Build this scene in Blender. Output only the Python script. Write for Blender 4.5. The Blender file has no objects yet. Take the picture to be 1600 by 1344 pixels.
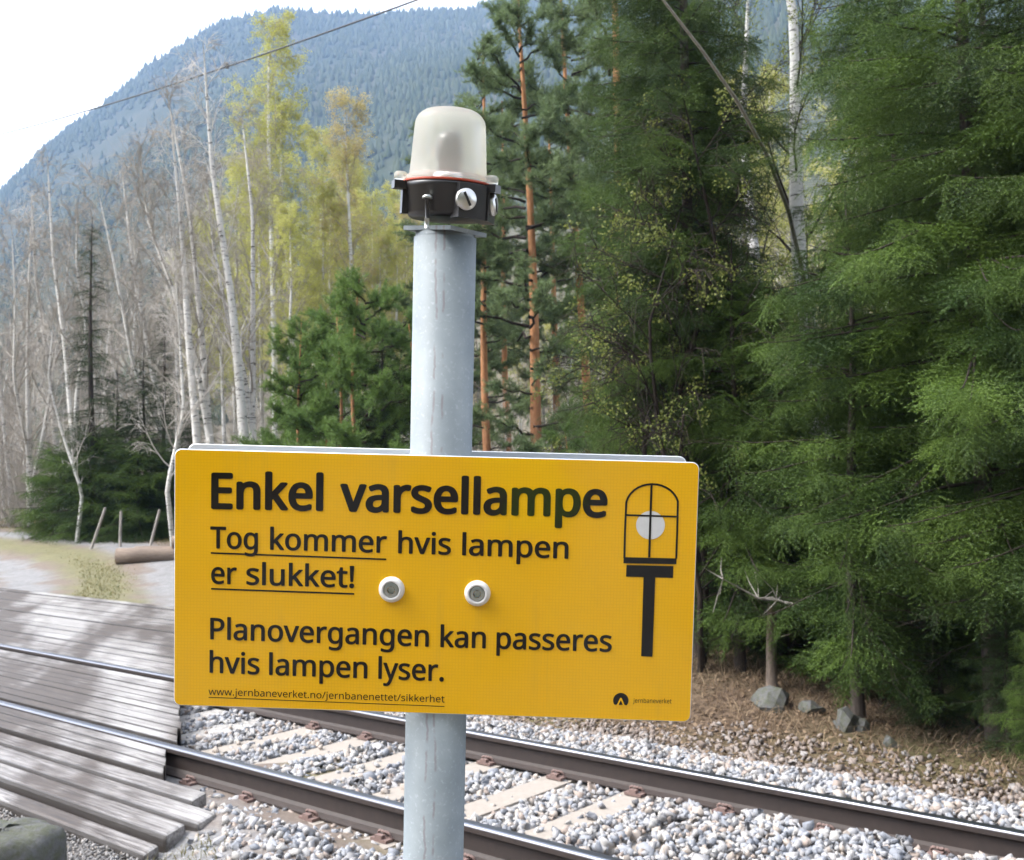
import bpy, bmesh, json, random
import numpy as np
from math import *
from mathutils import Matrix, Vector

sc = bpy.context.scene
COL = sc.collection
PI = pi

# ------------------------------------------------------------------ camera
PIT, ROL, EYE, FOC, CX, CY = radians(2.7), radians(0.9), 1.72, 1700.0, 800.0, 672.0
_f = np.array([0, cos(PIT), sin(PIT)]); _u = np.array([0, -sin(PIT), cos(PIT)]); _r = np.array([1.0, 0, 0])
CR = _r * cos(ROL) - _u * sin(ROL); CU = _u * cos(ROL) + _r * sin(ROL); CF = _f
cam = bpy.data.cameras.new('camera')
cam.sensor_width = 36.0
cam.lens = 36.0 * FOC / 1600.0
cam.clip_start = 0.02; cam.clip_end = 6000
cam.dof.use_dof = True; cam.dof.focus_distance = 1.31; cam.dof.aperture_fstop = 19.0
camo = bpy.data.objects.new('camera', cam); COL.objects.link(camo)
camo.matrix_world = Matrix(((CR[0], CU[0], -CF[0], 0), (CR[1], CU[1], -CF[1], 0), (CR[2], CU[2], -CF[2], EYE), (0, 0, 0, 1)))
sc.camera = camo

# ------------------------------------------------------------------ sky, sun, exposure
SUN_EL, SUN_AZ = radians(52), radians(-98)          # azimuth from +Y, negative = to the left
world = bpy.data.worlds.new('World'); sc.world = world; world.use_nodes = True
wn = world.node_tree; wn.nodes.clear()
w_sky = wn.nodes.new('ShaderNodeTexSky'); w_sky.sky_type = 'NISHITA'; w_sky.sun_disc = False
w_sky.sun_elevation = SUN_EL; w_sky.sun_rotation = SUN_AZ; w_sky.air_density = 1.0; w_sky.dust_density = 3.0
w_hs = wn.nodes.new('ShaderNodeHueSaturation'); w_hs.inputs['Saturation'].default_value = 0.22
w_bg = wn.nodes.new('ShaderNodeBackground'); w_bg.inputs['Strength'].default_value = 0.15
w_out = wn.nodes.new('ShaderNodeOutputWorld')
wn.links.new(w_sky.outputs[0], w_hs.inputs['Color']); wn.links.new(w_hs.outputs[0], w_bg.inputs['Color'])
wn.links.new(w_bg.outputs[0], w_out.inputs['Surface'])
sun = bpy.data.lights.new('sun', 'SUN'); sun.energy = 0.9; sun.angle = radians(28); sun.color = (1.0, 0.96, 0.9)
suno = bpy.data.objects.new('sun', sun); COL.objects.link(suno)
sd = Vector((sin(SUN_AZ) * cos(SUN_EL), cos(SUN_AZ) * cos(SUN_EL), sin(SUN_EL)))
suno.rotation_euler = (-sd).to_track_quat('-Z', 'Y').to_euler()
sc.view_settings.view_transform = 'Standard'; sc.view_settings.look = 'None'
sc.view_settings.gamma = 1.0; sc.view_settings.exposure = 2.4
sc.render.engine = 'CYCLES'
sc.cycles.max_bounces = 8; sc.cycles.transparent_max_bounces = 8; sc.cycles.volume_bounces = 0

# ------------------------------------------------------------------ helpers: places
def ray(px, py):
    return CR * (px - CX) / FOC - CU * (py - CY) / FOC + CF
def ground_hit(px, py, z):
    d = ray(px, py); t = (z - EYE) / d[2]
    return np.array([0, 0, EYE]) + t * d
TA = radians(-40.16)                                   # heading of the track
UV_U = np.array([-cos(TA), -sin(TA)]); UV_V = np.array([-sin(TA), cos(TA)])
VN, VF = 4.12, 5.627                                   # centre lines of the two rails
VC = 0.5 * (VN + VF)
def uv(u, v):
    return UV_U * u + UV_V * v
def touv(x, y):
    return x * UV_U[0] + y * UV_U[1], x * UV_V[0] + y * UV_V[1]
def smooth(a, b, x):
    t = np.clip((np.asarray(x, float) - a) / (b - a), 0, 1); return t * t * (3 - 2 * t)
def vnoise(x, y, seed=0, freq=1.0):
    x = np.asarray(x, float) * freq; y = np.asarray(y, float) * freq
    r = np.random.RandomState(seed); out = 0 * x
    for k in range(7):
        a = r.uniform(0, 2 * PI); f = r.uniform(0.5, 1.7); out = out + np.sin((x * cos(a) + y * sin(a)) * f + r.uniform(0, 6.28))
    return out / 7.0 * 1.4
def ground_z(x, y):
    x = np.asarray(x, float); y = np.asarray(y, float)
    u, v = touv(x, y)
    az = np.degrees(np.arctan2(x, np.maximum(y, 0.01)))
    d = np.hypot(x, y)
    right = -0.62 + 0.0 * x + 0.03 * np.clip(d - 15, 0, 25) + 0.28 * smooth(3.0, 6.5, u) * smooth(8.5, 10.5, v) * smooth(30, 14, d)
    left = -0.12 + 0.027 * np.clip(d - 9, 0, 26)
    t = smooth(-4, -13, az)
    base = right * (1 - t) + left * t
    near = -0.30 - 0.10 * smooth(2.5, 0.0, v)
    a = np.abs(v - VC)
    bed = -0.205
    sh = bed + (base - bed) * smooth(1.55, 3.3, a) if True else base
    sh_n = bed + (near - bed) * smooth(1.45, 2.4, a)
    z = np.where(v > VC, sh, sh_n)
    road = smooth(0.5, -0.9, np.abs(u - (6.05 + 1.5 * (np.minimum(v, 5.7) - 3.83) + 0.95 * np.maximum(v - 5.7, 0) + 6.4)) - 6.6)      # the crossing road is level with the rails
    lev = np.where(v < VC, -0.15 - 0.05 * (3.0 - v).clip(0, 3), -0.11 + smooth(9.4, 14.0, v) * (left + 0.11))
    lev = np.where(np.abs(v - VC) < 1.9, -0.215, lev)
    wroad = road * smooth(19, 13, v) 
    z = z * (1 - wroad) + lev * wroad + 0.75 * np.clip(-y - 9, 0, 60)  # last term: unseen slope behind the viewpoint, added to block front fill light
    z = z + 0.135 * smooth(3.9, 3.55, v) * smooth(2.4, 2.8, v) * smooth(2.8, 4.6, u) * (1 - wroad)
    return z + 0.03 * vnoise(x, y, 5, 1.3) * smooth(2.2, 3.5, a) + 0.05 * vnoise(x, y, 6, 0.25) * smooth(14, 30, d)
def gz(x, y):
    return float(ground_z(np.array([x]), np.array([y]))[0])
def spot(px, d):
    x = d * (px - CX) / FOC; return x, d

# ------------------------------------------------------------------ helpers: objects
def tag(o, label=None, cat=None, group=None, kind=None):
    if label: o['label'] = label
    if cat: o['category'] = cat
    if group: o['group'] = group
    if kind: o['kind'] = kind
    return o
def empty(name, loc=(0, 0, 0), rot=(0, 0, 0), scale=1.0):
    o = bpy.data.objects.new(name, None); COL.objects.link(o)
    o.empty_display_size = 0.2
    o.location = loc; o.rotation_euler = rot; o.scale = (scale,) * 3
    return o
def make_mesh(name, V, faces, mats=(), midx=None, smooth_=False):
    """V (n,3); faces: list of int arrays (m,k); midx: material number per array"""
    me = bpy.data.meshes.new(name)
    V = np.ascontiguousarray(V, dtype=np.float32)
    loops = np.concatenate([f.ravel() for f in faces]).astype(np.int32)
    cnt = np.concatenate([np.full(len(f), f.shape[1], np.int32) for f in faces])
    start = np.concatenate([[0], np.cumsum(cnt)[:-1]]).astype(np.int32)
    me.vertices.add(len(V)); me.vertices.foreach_set('co', V.ravel())
    me.loops.add(len(loops)); me.loops.foreach_set('vertex_index', loops)
    me.polygons.add(len(cnt)); me.polygons.foreach_set('loop_start', start)
    try: me.polygons.foreach_set('loop_total', cnt)
    except Exception: pass
    if midx is not None:
        me.polygons.foreach_set('material_index', np.concatenate([np.full(len(f), k, np.int32) for f, k in zip(faces, midx)]))
    for m in mats: me.materials.append(m)
    if smooth_ is True: me.polygons.foreach_set('use_smooth', np.ones(len(cnt), bool))
    elif smooth_ is not False:
        me.polygons.foreach_set('use_smooth', np.concatenate([np.full(len(f), bool(k)) for f, k in zip(faces, smooth_)]))
    me.update(calc_edges=True)
    return me
def put(name, me, parent=None):
    o = bpy.data.objects.new(name, me); COL.objects.link(o)
    if parent: o.parent = parent
    return o
class Geo:
    """collects vertices and faces of one mesh, by material number"""
    def __init__(s): s.V = []; s.F = []; s.M = []; s.S = []; s.n = 0
    def add(s, V, F, m=0, sm=False):
        V = np.asarray(V, float); F = np.asarray(F, int)
        s.V.append(V); s.F.append(F + s.n); s.M.append(m); s.S.append(sm); s.n += len(V)
    def tris(s, T, m=0):
        T = np.asarray(T); s.add(T.reshape(-1, 3), np.arange(len(T) * T.shape[1]).reshape(-1, T.shape[1]), m)
    def mesh(s, name, mats):
        return make_mesh(name, np.concatenate(s.V), s.F, mats, s.M, s.S)
    def obj(s, name, mats, parent=None):
        return put(name, s.mesh(name, mats), parent)
    def box(s, c, size, m=0, R=None):
        c = np.asarray(c, float); h = np.asarray(size, float) / 2
        P = np.array([[x, y, z] for x in (-1, 1) for y in (-1, 1) for z in (-1, 1)]) * h
        if R is not None: P = P @ np.asarray(R).T
        s.add(P + c, [[0, 1, 3, 2], [4, 6, 7, 5], [0, 4, 5, 1], [2, 3, 7, 6], [0, 2, 6, 4], [1, 5, 7, 3]], m)
    def lathe(s, prof, n=48, m=0, c=(0, 0, 0), R=None, caps=True, sm=True):
        prof = np.asarray(prof, float); a = np.arange(n) * 2 * PI / n
        P = np.stack([np.outer(prof[:, 0], np.cos(a)), np.outer(prof[:, 0], np.sin(a)), np.repeat(prof[:, 1:2], n, 1)], -1).reshape(-1, 3)
        if R is not None: P = P @ np.asarray(R).T
        P = P + np.asarray(c, float)
        k = len(prof); i = np.arange(n); j = (i + 1) % n
        F = np.concatenate([np.stack([r * n + i, r * n + j, (r + 1) * n + j, (r + 1) * n + i], 1) for r in range(k - 1)])
        s.add(P, F, m, sm)
        if caps:
            for row, flip in ((0, True), (k - 1, False)):
                if prof[row, 0] > 1e-5:
                    f = row * n + i
                    s.F.append((f[::-1] if flip else f)[None, :] + s.n - len(P)); s.M.append(m); s.S.append(False)
    def tube(s, path, rad, n=8, m=0, sm=True, cap=True):
        path = np.asarray(path, float); rad = np.broadcast_to(np.asarray(rad, float), (len(path),))
        T = np.gradient(path, axis=0); T /= np.linalg.norm(T, axis=1)[:, None] + 1e-12
        up = np.array([0, 0, 1.0]) if abs(T[0][2]) < 0.9 else np.array([1.0, 0, 0])
        A = np.cross(T, up); A /= np.linalg.norm(A, axis=1)[:, None] + 1e-12; B = np.cross(T, A)
        a = np.arange(n) * 2 * PI / n
        P = path[:, None, :] + rad[:, None, None] * (np.cos(a)[None, :, None] * A[:, None, :] + np.sin(a)[None, :, None] * B[:, None, :])
        k = len(path); i = np.arange(n); j = (i + 1) % n
        F = np.concatenate([np.stack([r * n + j, r * n + i, (r + 1) * n + i, (r + 1) * n + j], 1) for r in range(k - 1)])
        s.add(P.reshape(-1, 3), F, m, sm)
        if cap and rad[-1] > 1e-4:
            s.F.append(((k - 1) * n + i)[None, :] + s.n - k * n); s.M.append(m); s.S.append(False)
            s.F.append((i[::-1])[None, :] + s.n - k * n); s.M.append(m); s.S.append(False)
    def segs(s, p0, p1, r0, r1, n=3, m=0):
        """many loose prisms at once (twigs)"""
        p0 = np.asarray(p0, float); p1 = np.asarray(p1, float)
        if len(p0) == 0: return
        r0 = np.broadcast_to(np.asarray(r0, float), (len(p0),)); r1 = np.broadcast_to(np.asarray(r1, float), (len(p0),))
        T = p1 - p0; T = T / (np.linalg.norm(T, axis=1)[:, None] + 1e-12)
        up = np.where(np.abs(T[:, 2:3]) < 0.9, np.array([[0, 0, 1.0]]), np.array([[1.0, 0, 0]]))
        A = np.cross(T, up); A /= np.linalg.norm(A, axis=1)[:, None] + 1e-12; B = np.cross(T, A)
        a = np.arange(n) * 2 * PI / n
        D = np.cos(a)[None, :, None] * A[:, None] + np.sin(a)[None, :, None] * B[:, None]
        P = np.concatenate([p0[:, None] + D * r0[:, None, None], p1[:, None] + D * r1[:, None, None]], 1)
        i = np.arange(n); j = (i + 1) % n
        f = np.stack([i, j, n + j, n + i], 1)
        F = (f[None] + (np.arange(len(p0)) * 2 * n)[:, None, None]).reshape(-1, 4)
        s.add(P.reshape(-1, 3), F, m, True)
def copy_thing(root, name=None):
    r = root.copy(); COL.objects.link(r)
    for ch in list(root.children):
        c = ch.copy(); COL.objects.link(c); c.parent = r
        for g in ch.children:
            d = g.copy(); COL.objects.link(d); d.parent = c
    return r

# ------------------------------------------------------------------ helpers: materials
class NT:
    def __init__(s, name):
        s.m = bpy.data.materials.new(name); s.m.use_nodes = True; s.t = s.m.node_tree; s.t.nodes.clear()
        s.out = s.t.nodes.new('ShaderNodeOutputMaterial')
    def n(s, typ, **kw):
        d = s.t.nodes.new(typ)
        for k, v in kw.items(): setattr(d, k, v)
        return d
    def l(s, a, b): s.t.links.new(a, b)
    def val(s, sock, v):
        if hasattr(v, 'is_linked') or hasattr(v, 'links'): s.l(v, sock)
        elif isinstance(v, (tuple, list)): sock.default_value = tuple(v) + ((1.0,) if len(v) == 3 and len(sock.default_value) == 4 else ())
        else: sock.default_value = v
    def mix(s, f, a, b, blend='MIX'):
        d = s.n('ShaderNodeMix', data_type='RGBA', blend_type=blend)
        s.val(d.inputs[0], f); s.val(d.inputs[6], a); s.val(d.inputs[7], b); return d.outputs[2]
    def math(s, op, a, b=0.0, clamp=False):
        d = s.n('ShaderNodeMath', operation=op, use_clamp=clamp); s.val(d.inputs[0], a); s.val(d.inputs[1], b); return d.outputs[0]
    def ramp(s, f, stops):
        d = s.n('ShaderNodeValToRGB'); s.l(f, d.inputs[0]); e = d.color_ramp.elements
        while len(e) < len(stops): e.new(0.5)
        for q, (p, c) in zip(e, stops):
            q.position = p; q.color = (c, c, c, 1) if isinstance(c, (int, float)) else tuple(c) + (1,)
        return d.outputs[0]
    def coord(s, kind='Object', scale=(1, 1, 1), rot=(0, 0, 0), loc=(0, 0, 0)):
        if kind == 'Position': src = s.n('ShaderNodeNewGeometry').outputs['Position']
        else: src = s.n('ShaderNodeTexCoord').outputs[kind]
        mp = s.n('ShaderNodeMapping'); s.l(src, mp.inputs[0])
        mp.inputs['Scale'].default_value = scale; mp.inputs['Rotation'].default_value = rot; mp.inputs['Location'].default_value = loc
        return mp.outputs[0]
    def noise(s, vec, scale=5, detail=4, rough=0.55, dist=0.0):
        d = s.n('ShaderNodeTexNoise'); s.l(vec, d.inputs['Vector']); d.inputs['Scale'].default_value = scale
        d.inputs['Detail'].default_value = detail; d.inputs['Roughness'].default_value = rough; d.inputs['Distortion'].default_value = dist
        return d.outputs[0]
    def bump(s, h, strength=0.3, dist=0.01):
        d = s.n('ShaderNodeBump'); s.l(h, d.inputs['Height']); d.inputs['Strength'].default_value = strength; d.inputs['Distance'].default_value = dist
        return d.outputs[0]
    def island(s): return s.n('ShaderNodeNewGeometry').outputs['Random Per Island']
    def objrand(s): return s.n('ShaderNodeObjectInfo').outputs['Random']
    def bsdf(s, color, rough=0.6, spec=0.4, metal=0.0, normal=None, trans=0.0, **kw):
        b = s.n('ShaderNodeBsdfPrincipled'); s.val(b.inputs['Base Color'], color); s.val(b.inputs['Roughness'], rough)
        s.val(b.inputs['Specular IOR Level'], spec); s.val(b.inputs['Metallic'], metal)
        if normal is not None: s.l(normal, b.inputs['Normal'])
        for k, v in kw.items(): s.val(b.inputs[k], v)
        o = b.outputs[0]
        if trans > 0:
            t = s.n('ShaderNodeBsdfTranslucent'); s.val(t.inputs[0], color)
            mx = s.n('ShaderNodeMixShader'); mx.inputs[0].default_value = trans; s.l(o, mx.inputs[1]); s.l(t.outputs[0], mx.inputs[2]); o = mx.outputs[0]
        s.l(o, s.out.inputs['Surface']); return s.m

def leaf_mat(name, c1, c2, c3, trans=0.3, scale=0.9):
    t = NT(name); co = t.coord('Object')
    n = t.ramp(t.noise(co, scale, 3), [(0.35, 0.0), (0.65, 1.0)])
    c = t.mix(n, c1, c2)
    c = t.mix(t.math('MULTIPLY', t.island(), 0.6), c, c3)
    hs = t.n('ShaderNodeHueSaturation'); t.l(c, hs.inputs['Color'])
    t.l(t.math('ADD', t.math('MULTIPLY', t.objrand(), 0.35), 0.82), hs.inputs['Value'])
    return t.bsdf(hs.outputs[0], 0.55, 0.25, trans=trans)
def bark_mat(name, c1, c2, zs=(6, 6, 1.5), bump=0.5, c_hi=None, z0=3.0, z1=6.0):
    t = NT(name); co = t.coord('Object', zs)
    n = t.noise(co, 5, 6, 0.65)
    c = t.mix(t.ramp(n, [(0.3, 0.0), (0.7, 1.0)]), c1, c2)
    if c_hi:
        sep = t.n('ShaderNodeSeparateXYZ'); t.l(t.coord('Object'), sep.inputs[0])
        k = t.math('ADD', sep.outputs[2], t.math('MULTIPLY', n, 2.0))
        k = t.math('DIVIDE', t.math('SUBTRACT', k, z0), z1 - z0, True)
        c = t.mix(k, c, t.mix(t.ramp(n, [(0.35, 0.0), (0.6, 1.0)]), c_hi[0], c_hi[1]))
    return t.bsdf(c, 0.9, 0.15, normal=t.bump(n, bump, 0.02))

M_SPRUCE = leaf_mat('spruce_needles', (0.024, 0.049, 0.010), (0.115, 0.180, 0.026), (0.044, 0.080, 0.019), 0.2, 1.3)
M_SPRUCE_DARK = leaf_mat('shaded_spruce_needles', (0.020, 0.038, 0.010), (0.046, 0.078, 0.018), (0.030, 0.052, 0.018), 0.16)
M_PINE = leaf_mat('pine_needles', (0.13, 0.185, 0.082), (0.185, 0.245, 0.105), (0.15, 0.205, 0.09))
M_YOUNG = leaf_mat('young_pine_needles', (0.095, 0.165, 0.038), (0.150, 0.235, 0.050), (0.12, 0.19, 0.05))
M_LEAF = leaf_mat('spring_birch_leaves', (0.40, 0.41, 0.10), (0.52, 0.49, 0.15), (0.36, 0.38, 0.10), 0.45)
M_BUD = leaf_mat('budding_leaves', (0.15, 0.18, 0.04), (0.24, 0.26, 0.06), (0.13, 0.16, 0.045), 0.4)
M_AMBER = leaf_mat('amber_spring_leaves', (0.48, 0.38, 0.17), (0.48, 0.43, 0.15), (0.42, 0.35, 0.16), 0.45)
M_BARK = bark_mat('spruce_bark', (0.032, 0.026, 0.022), (0.08, 0.065, 0.055))
M_STUB = bark_mat('brown_dead_wood', (0.09, 0.07, 0.055), (0.17, 0.135, 0.11))
M_DEADWOOD = bark_mat('grey_dead_wood', (0.20, 0.18, 0.16), (0.36, 0.33, 0.30))
M_DARKTWIG = bark_mat('dark_twigs', (0.026, 0.020, 0.017), (0.055, 0.044, 0.036))
M_PINEBARK = bark_mat('pine_bark', (0.16, 0.08, 0.05), (0.28, 0.14, 0.08), c_hi=((0.36, 0.16, 0.07), (0.48, 0.24, 0.12)), z0=1.5, z1=6)
M_GREYTWIG = bark_mat('grey_twigs', (0.24, 0.215, 0.185), (0.40, 0.365, 0.32))
M_PALETWIG = bark_mat('pale_twigs', (0.42, 0.38, 0.34), (0.60, 0.56, 0.51))
def birch_mat(name, lo, hi):
    t = NT(name); co = t.coord('Object', (2.0, 2.0, 9.0))
    n = t.noise(co, 2.2, 5, 0.6, 0.4)
    marks = t.ramp(n, [(0.36, 0.0), (0.44, 1.0)])
    n2 = t.noise(t.coord('Object', (9, 9, 30)), 3, 3)
    c = t.mix(n2, lo, hi)
    c = t.mix(marks, (0.05, 0.045, 0.04), c)
    return t.bsdf(c, 0.75, 0.25, normal=t.bump(n, 0.4, 0.01))
M_BIRCH = birch_mat('birch_bark', (0.50, 0.48, 0.45), (0.74, 0.73, 0.70))
M_BIRCHGREY = birch_mat('grey_birch_bark', (0.44, 0.42, 0.39), (0.66, 0.64, 0.60))

# ================================================================== the setting
def grid_obj(name, X, Y, Z, mats, attrs=None, wrap=False):
    m, n = X.shape
    V = np.stack([X, Y, Z], -1).reshape(-1, 3)
    i = np.arange(m - 1)[:, None] * n; j = np.arange(n - 1)[None, :]
    F = np.stack([i + j, i + j + 1, i + n + j + 1, i + n + j], -1).reshape(-1, 4)
    me = make_mesh(name, V, [F], mats, [0], True)
    for k, a in (attrs or {}).items():
        at = me.attributes.new(k, 'FLOAT', 'POINT'); at.data.foreach_set('value', np.asarray(a, np.float32).ravel())
    return put(name, me)

def ground_material():
    t = NT('forest_ground'); co = t.coord('Object')
    big = t.ramp(t.noise(co, 0.35, 4), [(0.42, 0.0), (0.62, 1.0)])
    fine = t.ramp(t.noise(co, 16, 7, 0.78), [(0.34, 0.0), (0.66, 1.0)])
    lit = t.mix(fine, (0.045, 0.032, 0.022), (0.19, 0.135, 0.095))
    grs = t.mix(fine, (0.06, 0.058, 0.024), (0.18, 0.15, 0.08))
    return t.bsdf(t.mix(big, lit, grs), 0.95, 0.1, normal=t.bump(fine, 0.6, 0.03))
azs = np.concatenate([np.arange(-70, 70.1, 0.7), np.arange(77, 290, 7.1), [290.0]])
rs = np.concatenate([[0.02], np.geomspace(0.4, 60, 230), np.geomspace(66, 1700, 26)])
A_, R_ = np.meshgrid(np.radians(azs), rs, indexing='ij')
X_ = R_ * np.sin(A_); Y_ = R_ * np.cos(A_)
o = grid_obj('ground', X_, Y_, ground_z(X_, Y_), [ground_material()]); tag(o, kind='structure')

# mountain: ridge line given as angles seen from the crossing, laid out at its real distance
RID = np.array([(-900, 640), (-400, 520), (-150, 400), (0, 302), (80, 222), (160, 165), (240, 97), (330, 42), (380, 26), (430, 14), (500, 18), (590, 22),
                (650, 22), (720, 18), (800, -5), (1000, -95), (1300, -190), (1600, -160), (2000, 60), (2600, 300)], float)
_d = np.array([ray(a, b) for a, b in RID]); R_AZ = np.degrees(np.arctan2(_d[:, 0], _d[:, 1])); R_TE = _d[:, 2] / np.hypot(_d[:, 0], _d[:, 1])
RM = 1250.0
def mountain_z(az, r):
    te = np.interp(az, R_AZ, R_TE)
    r0 = 50 + 110 * smooth(-2, -10, az)
    s = np.clip((r - r0) / (RM - r0), 0, 1)
    z = EYE + te * RM * s ** 1.25
    back = np.clip((r - RM) / 250, 0, 1)
    z = z - te * RM * 0.25 * back ** 1.5
    x = r * np.sin(np.radians(az)); y = r * np.cos(np.radians(az))
    return z - 3.0 * smooth(0.03, 0.0, s) + (14 * vnoise(x, y, 9, 0.02) + 5 * vnoise(x, y, 10, 0.07)) * s * (1 - smooth(0.8, 1.0, s) * 0.7)
def mountain_material():
    t = NT('mountain_slope'); co = t.coord('Object')
    n = t.noise(co, 0.012, 5, 0.6); f = t.noise(co, 0.25, 5, 0.7)
    sz = t.n('ShaderNodeSeparateXYZ'); t.l(co, sz.inputs[0])
    foot = t.math('MULTIPLY', t.math('SUBTRACT', t.math('SUBTRACT', 120.0, t.math('MULTIPLY', n, 110.0)), sz.outputs[2]), 0.02, True)      # leafless brush on the foot of the slope
    c = t.mix(t.ramp(n, [(0.42, 0.0), (0.6, 1.0)]), (0.030, 0.042, 0.022), (0.060, 0.062, 0.042))
    c = t.mix(foot, c, t.mix(f, (0.085, 0.075, 0.052), (0.215, 0.185, 0.14)))
    return t.bsdf(t.mix(t.math('MULTIPLY', f, 0.35), c, (0.06, 0.06, 0.05)), 0.95, 0.05, normal=t.bump(f, 0.8, 2.0))
ma = np.arange(-46, 46.1, 0.5); mr = np.concatenate([np.linspace(48, 240, 26), np.linspace(255, 1500, 90)])
A_, R_ = np.meshgrid(ma, mr, indexing='ij')
o = grid_obj('mountain', R_ * np.sin(np.radians(A_)), R_ * np.cos(np.radians(A_)), mountain_z(A_, R_), [mountain_material()]); tag(o, kind='structure')

# conifers of the far slope: one uncountable mass
rng = np.random.RandomState(3)
NF = 34000
fa = rng.uniform(-34, 34, NF); fr = np.sqrt(rng.uniform(200 ** 2, 1340 ** 2, NF))
fx = fr * np.sin(np.radians(fa)); fy = fr * np.cos(np.radians(fa))
keep = (vnoise(fx, fy, 21, 0.012) + 0.45 * rng.normal(size=NF) > -0.4) & ~((fr < 420) & (fa > -6))
fx, fy, fr, fa = fx[keep], fy[keep], fr[keep], fa[keep]; NF = len(fx)
fz = mountain_z(fa, fr) - 0.8; fh = rng.uniform(4, 10, NF); fw = fh * rng.uniform(0.2, 0.34, NF)
k6 = np.arange(6) * PI / 3
ring = np.stack([np.cos(k6), np.sin(k6)], 1)
V = np.concatenate([np.concatenate([np.stack([fx, fy, fz], 1)[:, None, :] + np.concatenate([ring[None] * fw[:, None, None] * (0.7 + 0.6 * rng.rand(NF, 6, 1)), np.zeros((NF, 6, 1))], -1)], 1),
                    np.stack([fx, fy, fz + fh], 1)[:, None, :]], 1)
f6 = np.array([[i, (i + 1) % 6, 6] for i in range(6)])
F_ = (f6[None] + (np.arange(NF) * 7)[:, None, None]).reshape(-1, 3)
t = NT('far_conifers'); M_FAR = t.bsdf(t.mix(t.island(), (0.026, 0.038, 0.020), (0.048, 0.058, 0.032)), 0.9, 0.1)
o = put('far_forest', make_mesh('far_forest', V.reshape(-1, 3), [F_], [M_FAR], [0], False))
tag(o, 'hazy conifer forest covering the distant mountain slope', 'forest', kind='stuff')

# ------------------------------------------------------------------ gravel road
def road_material():
    t = NT('road_gravel'); co = t.coord('Object')
    la = t.n('ShaderNodeAttribute', attribute_name='lat').outputs['Fac']
    gr = t.n('ShaderNodeAttribute', attribute_name='verge').outputs['Fac']
    f = t.noise(co, 45, 4, 0.75); b = t.noise(co, 1.1, 5, 0.6)
    f = t.math('ADD', t.math('MULTIPLY', f, 0.45), t.math('MULTIPLY', t.noise(co, 7, 7, 0.8), 0.55)); f = t.ramp(f, [(0.36, 0.0), (0.64, 1.0)])
    grav = t.mix(f, (0.085, 0.083, 0.083), (0.26, 0.255, 0.255))
    dirt = t.mix(f, (0.085, 0.065, 0.052), (0.19, 0.15, 0.12))
    absl = t.math('ABSOLUTE', la)
    wheel = t.math('ABSOLUTE', t.math('SUBTRACT', absl, 0.42))                       # two packed wheel tracks
    c = t.mix(t.ramp(t.math('ADD', wheel, t.math('MULTIPLY', t.math('SUBTRACT', b, 0.5), 0.7)), [(0.08, 0.0), (0.24, 1.0)]), grav, dirt)
    edge = t.math('ADD', absl, t.math('MULTIPLY', t.math('SUBTRACT', b, 0.5), 1.1))
    c = t.mix(t.ramp(edge, [(0.72, 0.0), (0.95, 1.0)]), c, t.mix(f, (0.07, 0.065, 0.028), (0.19, 0.16, 0.09)))
    mid = t.math('SUBTRACT', t.math('ADD', absl, t.math('MULTIPLY', t.math('SUBTRACT', b, 0.5), 0.5)), 0.0)
    mid = t.math('MULTIPLY', t.ramp(mid, [(0.10, 1.0), (0.26, 0.0)]), gr)
    c = t.mix(mid, c, t.mix(f, (0.07, 0.075, 0.028), (0.18, 0.155, 0.08)))
    return t.bsdf(c, t.math('ADD', 0.45, t.math('MULTIPLY', b, 0.5)), 0.35, normal=t.bump(f, 0.5, 0.012))
M_ROAD = road_material()
def road(path, half, lift, verge):
    P = np.asarray(path, float); n = 70
    s = np.linspace(0, len(P) - 1, n); P = np.stack([np.interp(s, np.arange(len(P)), P[:, k]) for k in (0, 1)], 1)
    for _ in range(6): P[1:-1] = 0.25 * P[:-2] + 0.5 * P[1:-1] + 0.25 * P[2:]
    T = np.gradient(P, axis=0); T /= np.linalg.norm(T, axis=1)[:, None]; N = np.stack([T[:, 1], -T[:, 0]], 1)
    la = np.linspace(-1, 1, 25)
    X = P[:, 0:1] + N[:, 0:1] * la * half; Y = P[:, 1:2] + N[:, 1:2] * la * half
    Z = ground_z(X, Y) + lift + 0.03 * (1 - la[None] ** 2) - 0.02 * (np.abs(la[None]) > 0.97)
    LA = np.repeat(la[None], n, 0); VG = np.repeat(smooth(0, 6, np.arange(n))[:, None], 25, 1) * verge
    return grid_obj('gravel_road', X, Y, Z, [M_ROAD], {'lat': LA, 'verge': VG})
def deck_end(v): return 6.05 + 1.5 * (np.minimum(v, 5.7) - 3.83) + 0.95 * np.maximum(v - 5.7, 0)
c1 = uv(deck_end(8.4) + 3.6, 8.4)
c0 = uv(deck_end(6.4) + 3.2, 6.4)
tag(road([c0, c1, (-7.2, 19), (-8.4, 22), (-10.6, 25.3), (-14.5, 28.3), (-20, 30.8), (-30, 33)], 3.0, 0.012, 1.0), kind='structure')
c2 = uv(deck_end(2.98) + 2.6, 2.98)
tag(road([c2, c2 - 0.6 * np.array([-.25, 1]), uv(1.9, 0.4), uv(-0.6, -2), uv(-4, -6), uv(-9, -12)], 2.75, 0.012, 0.0), kind='structure')

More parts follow.
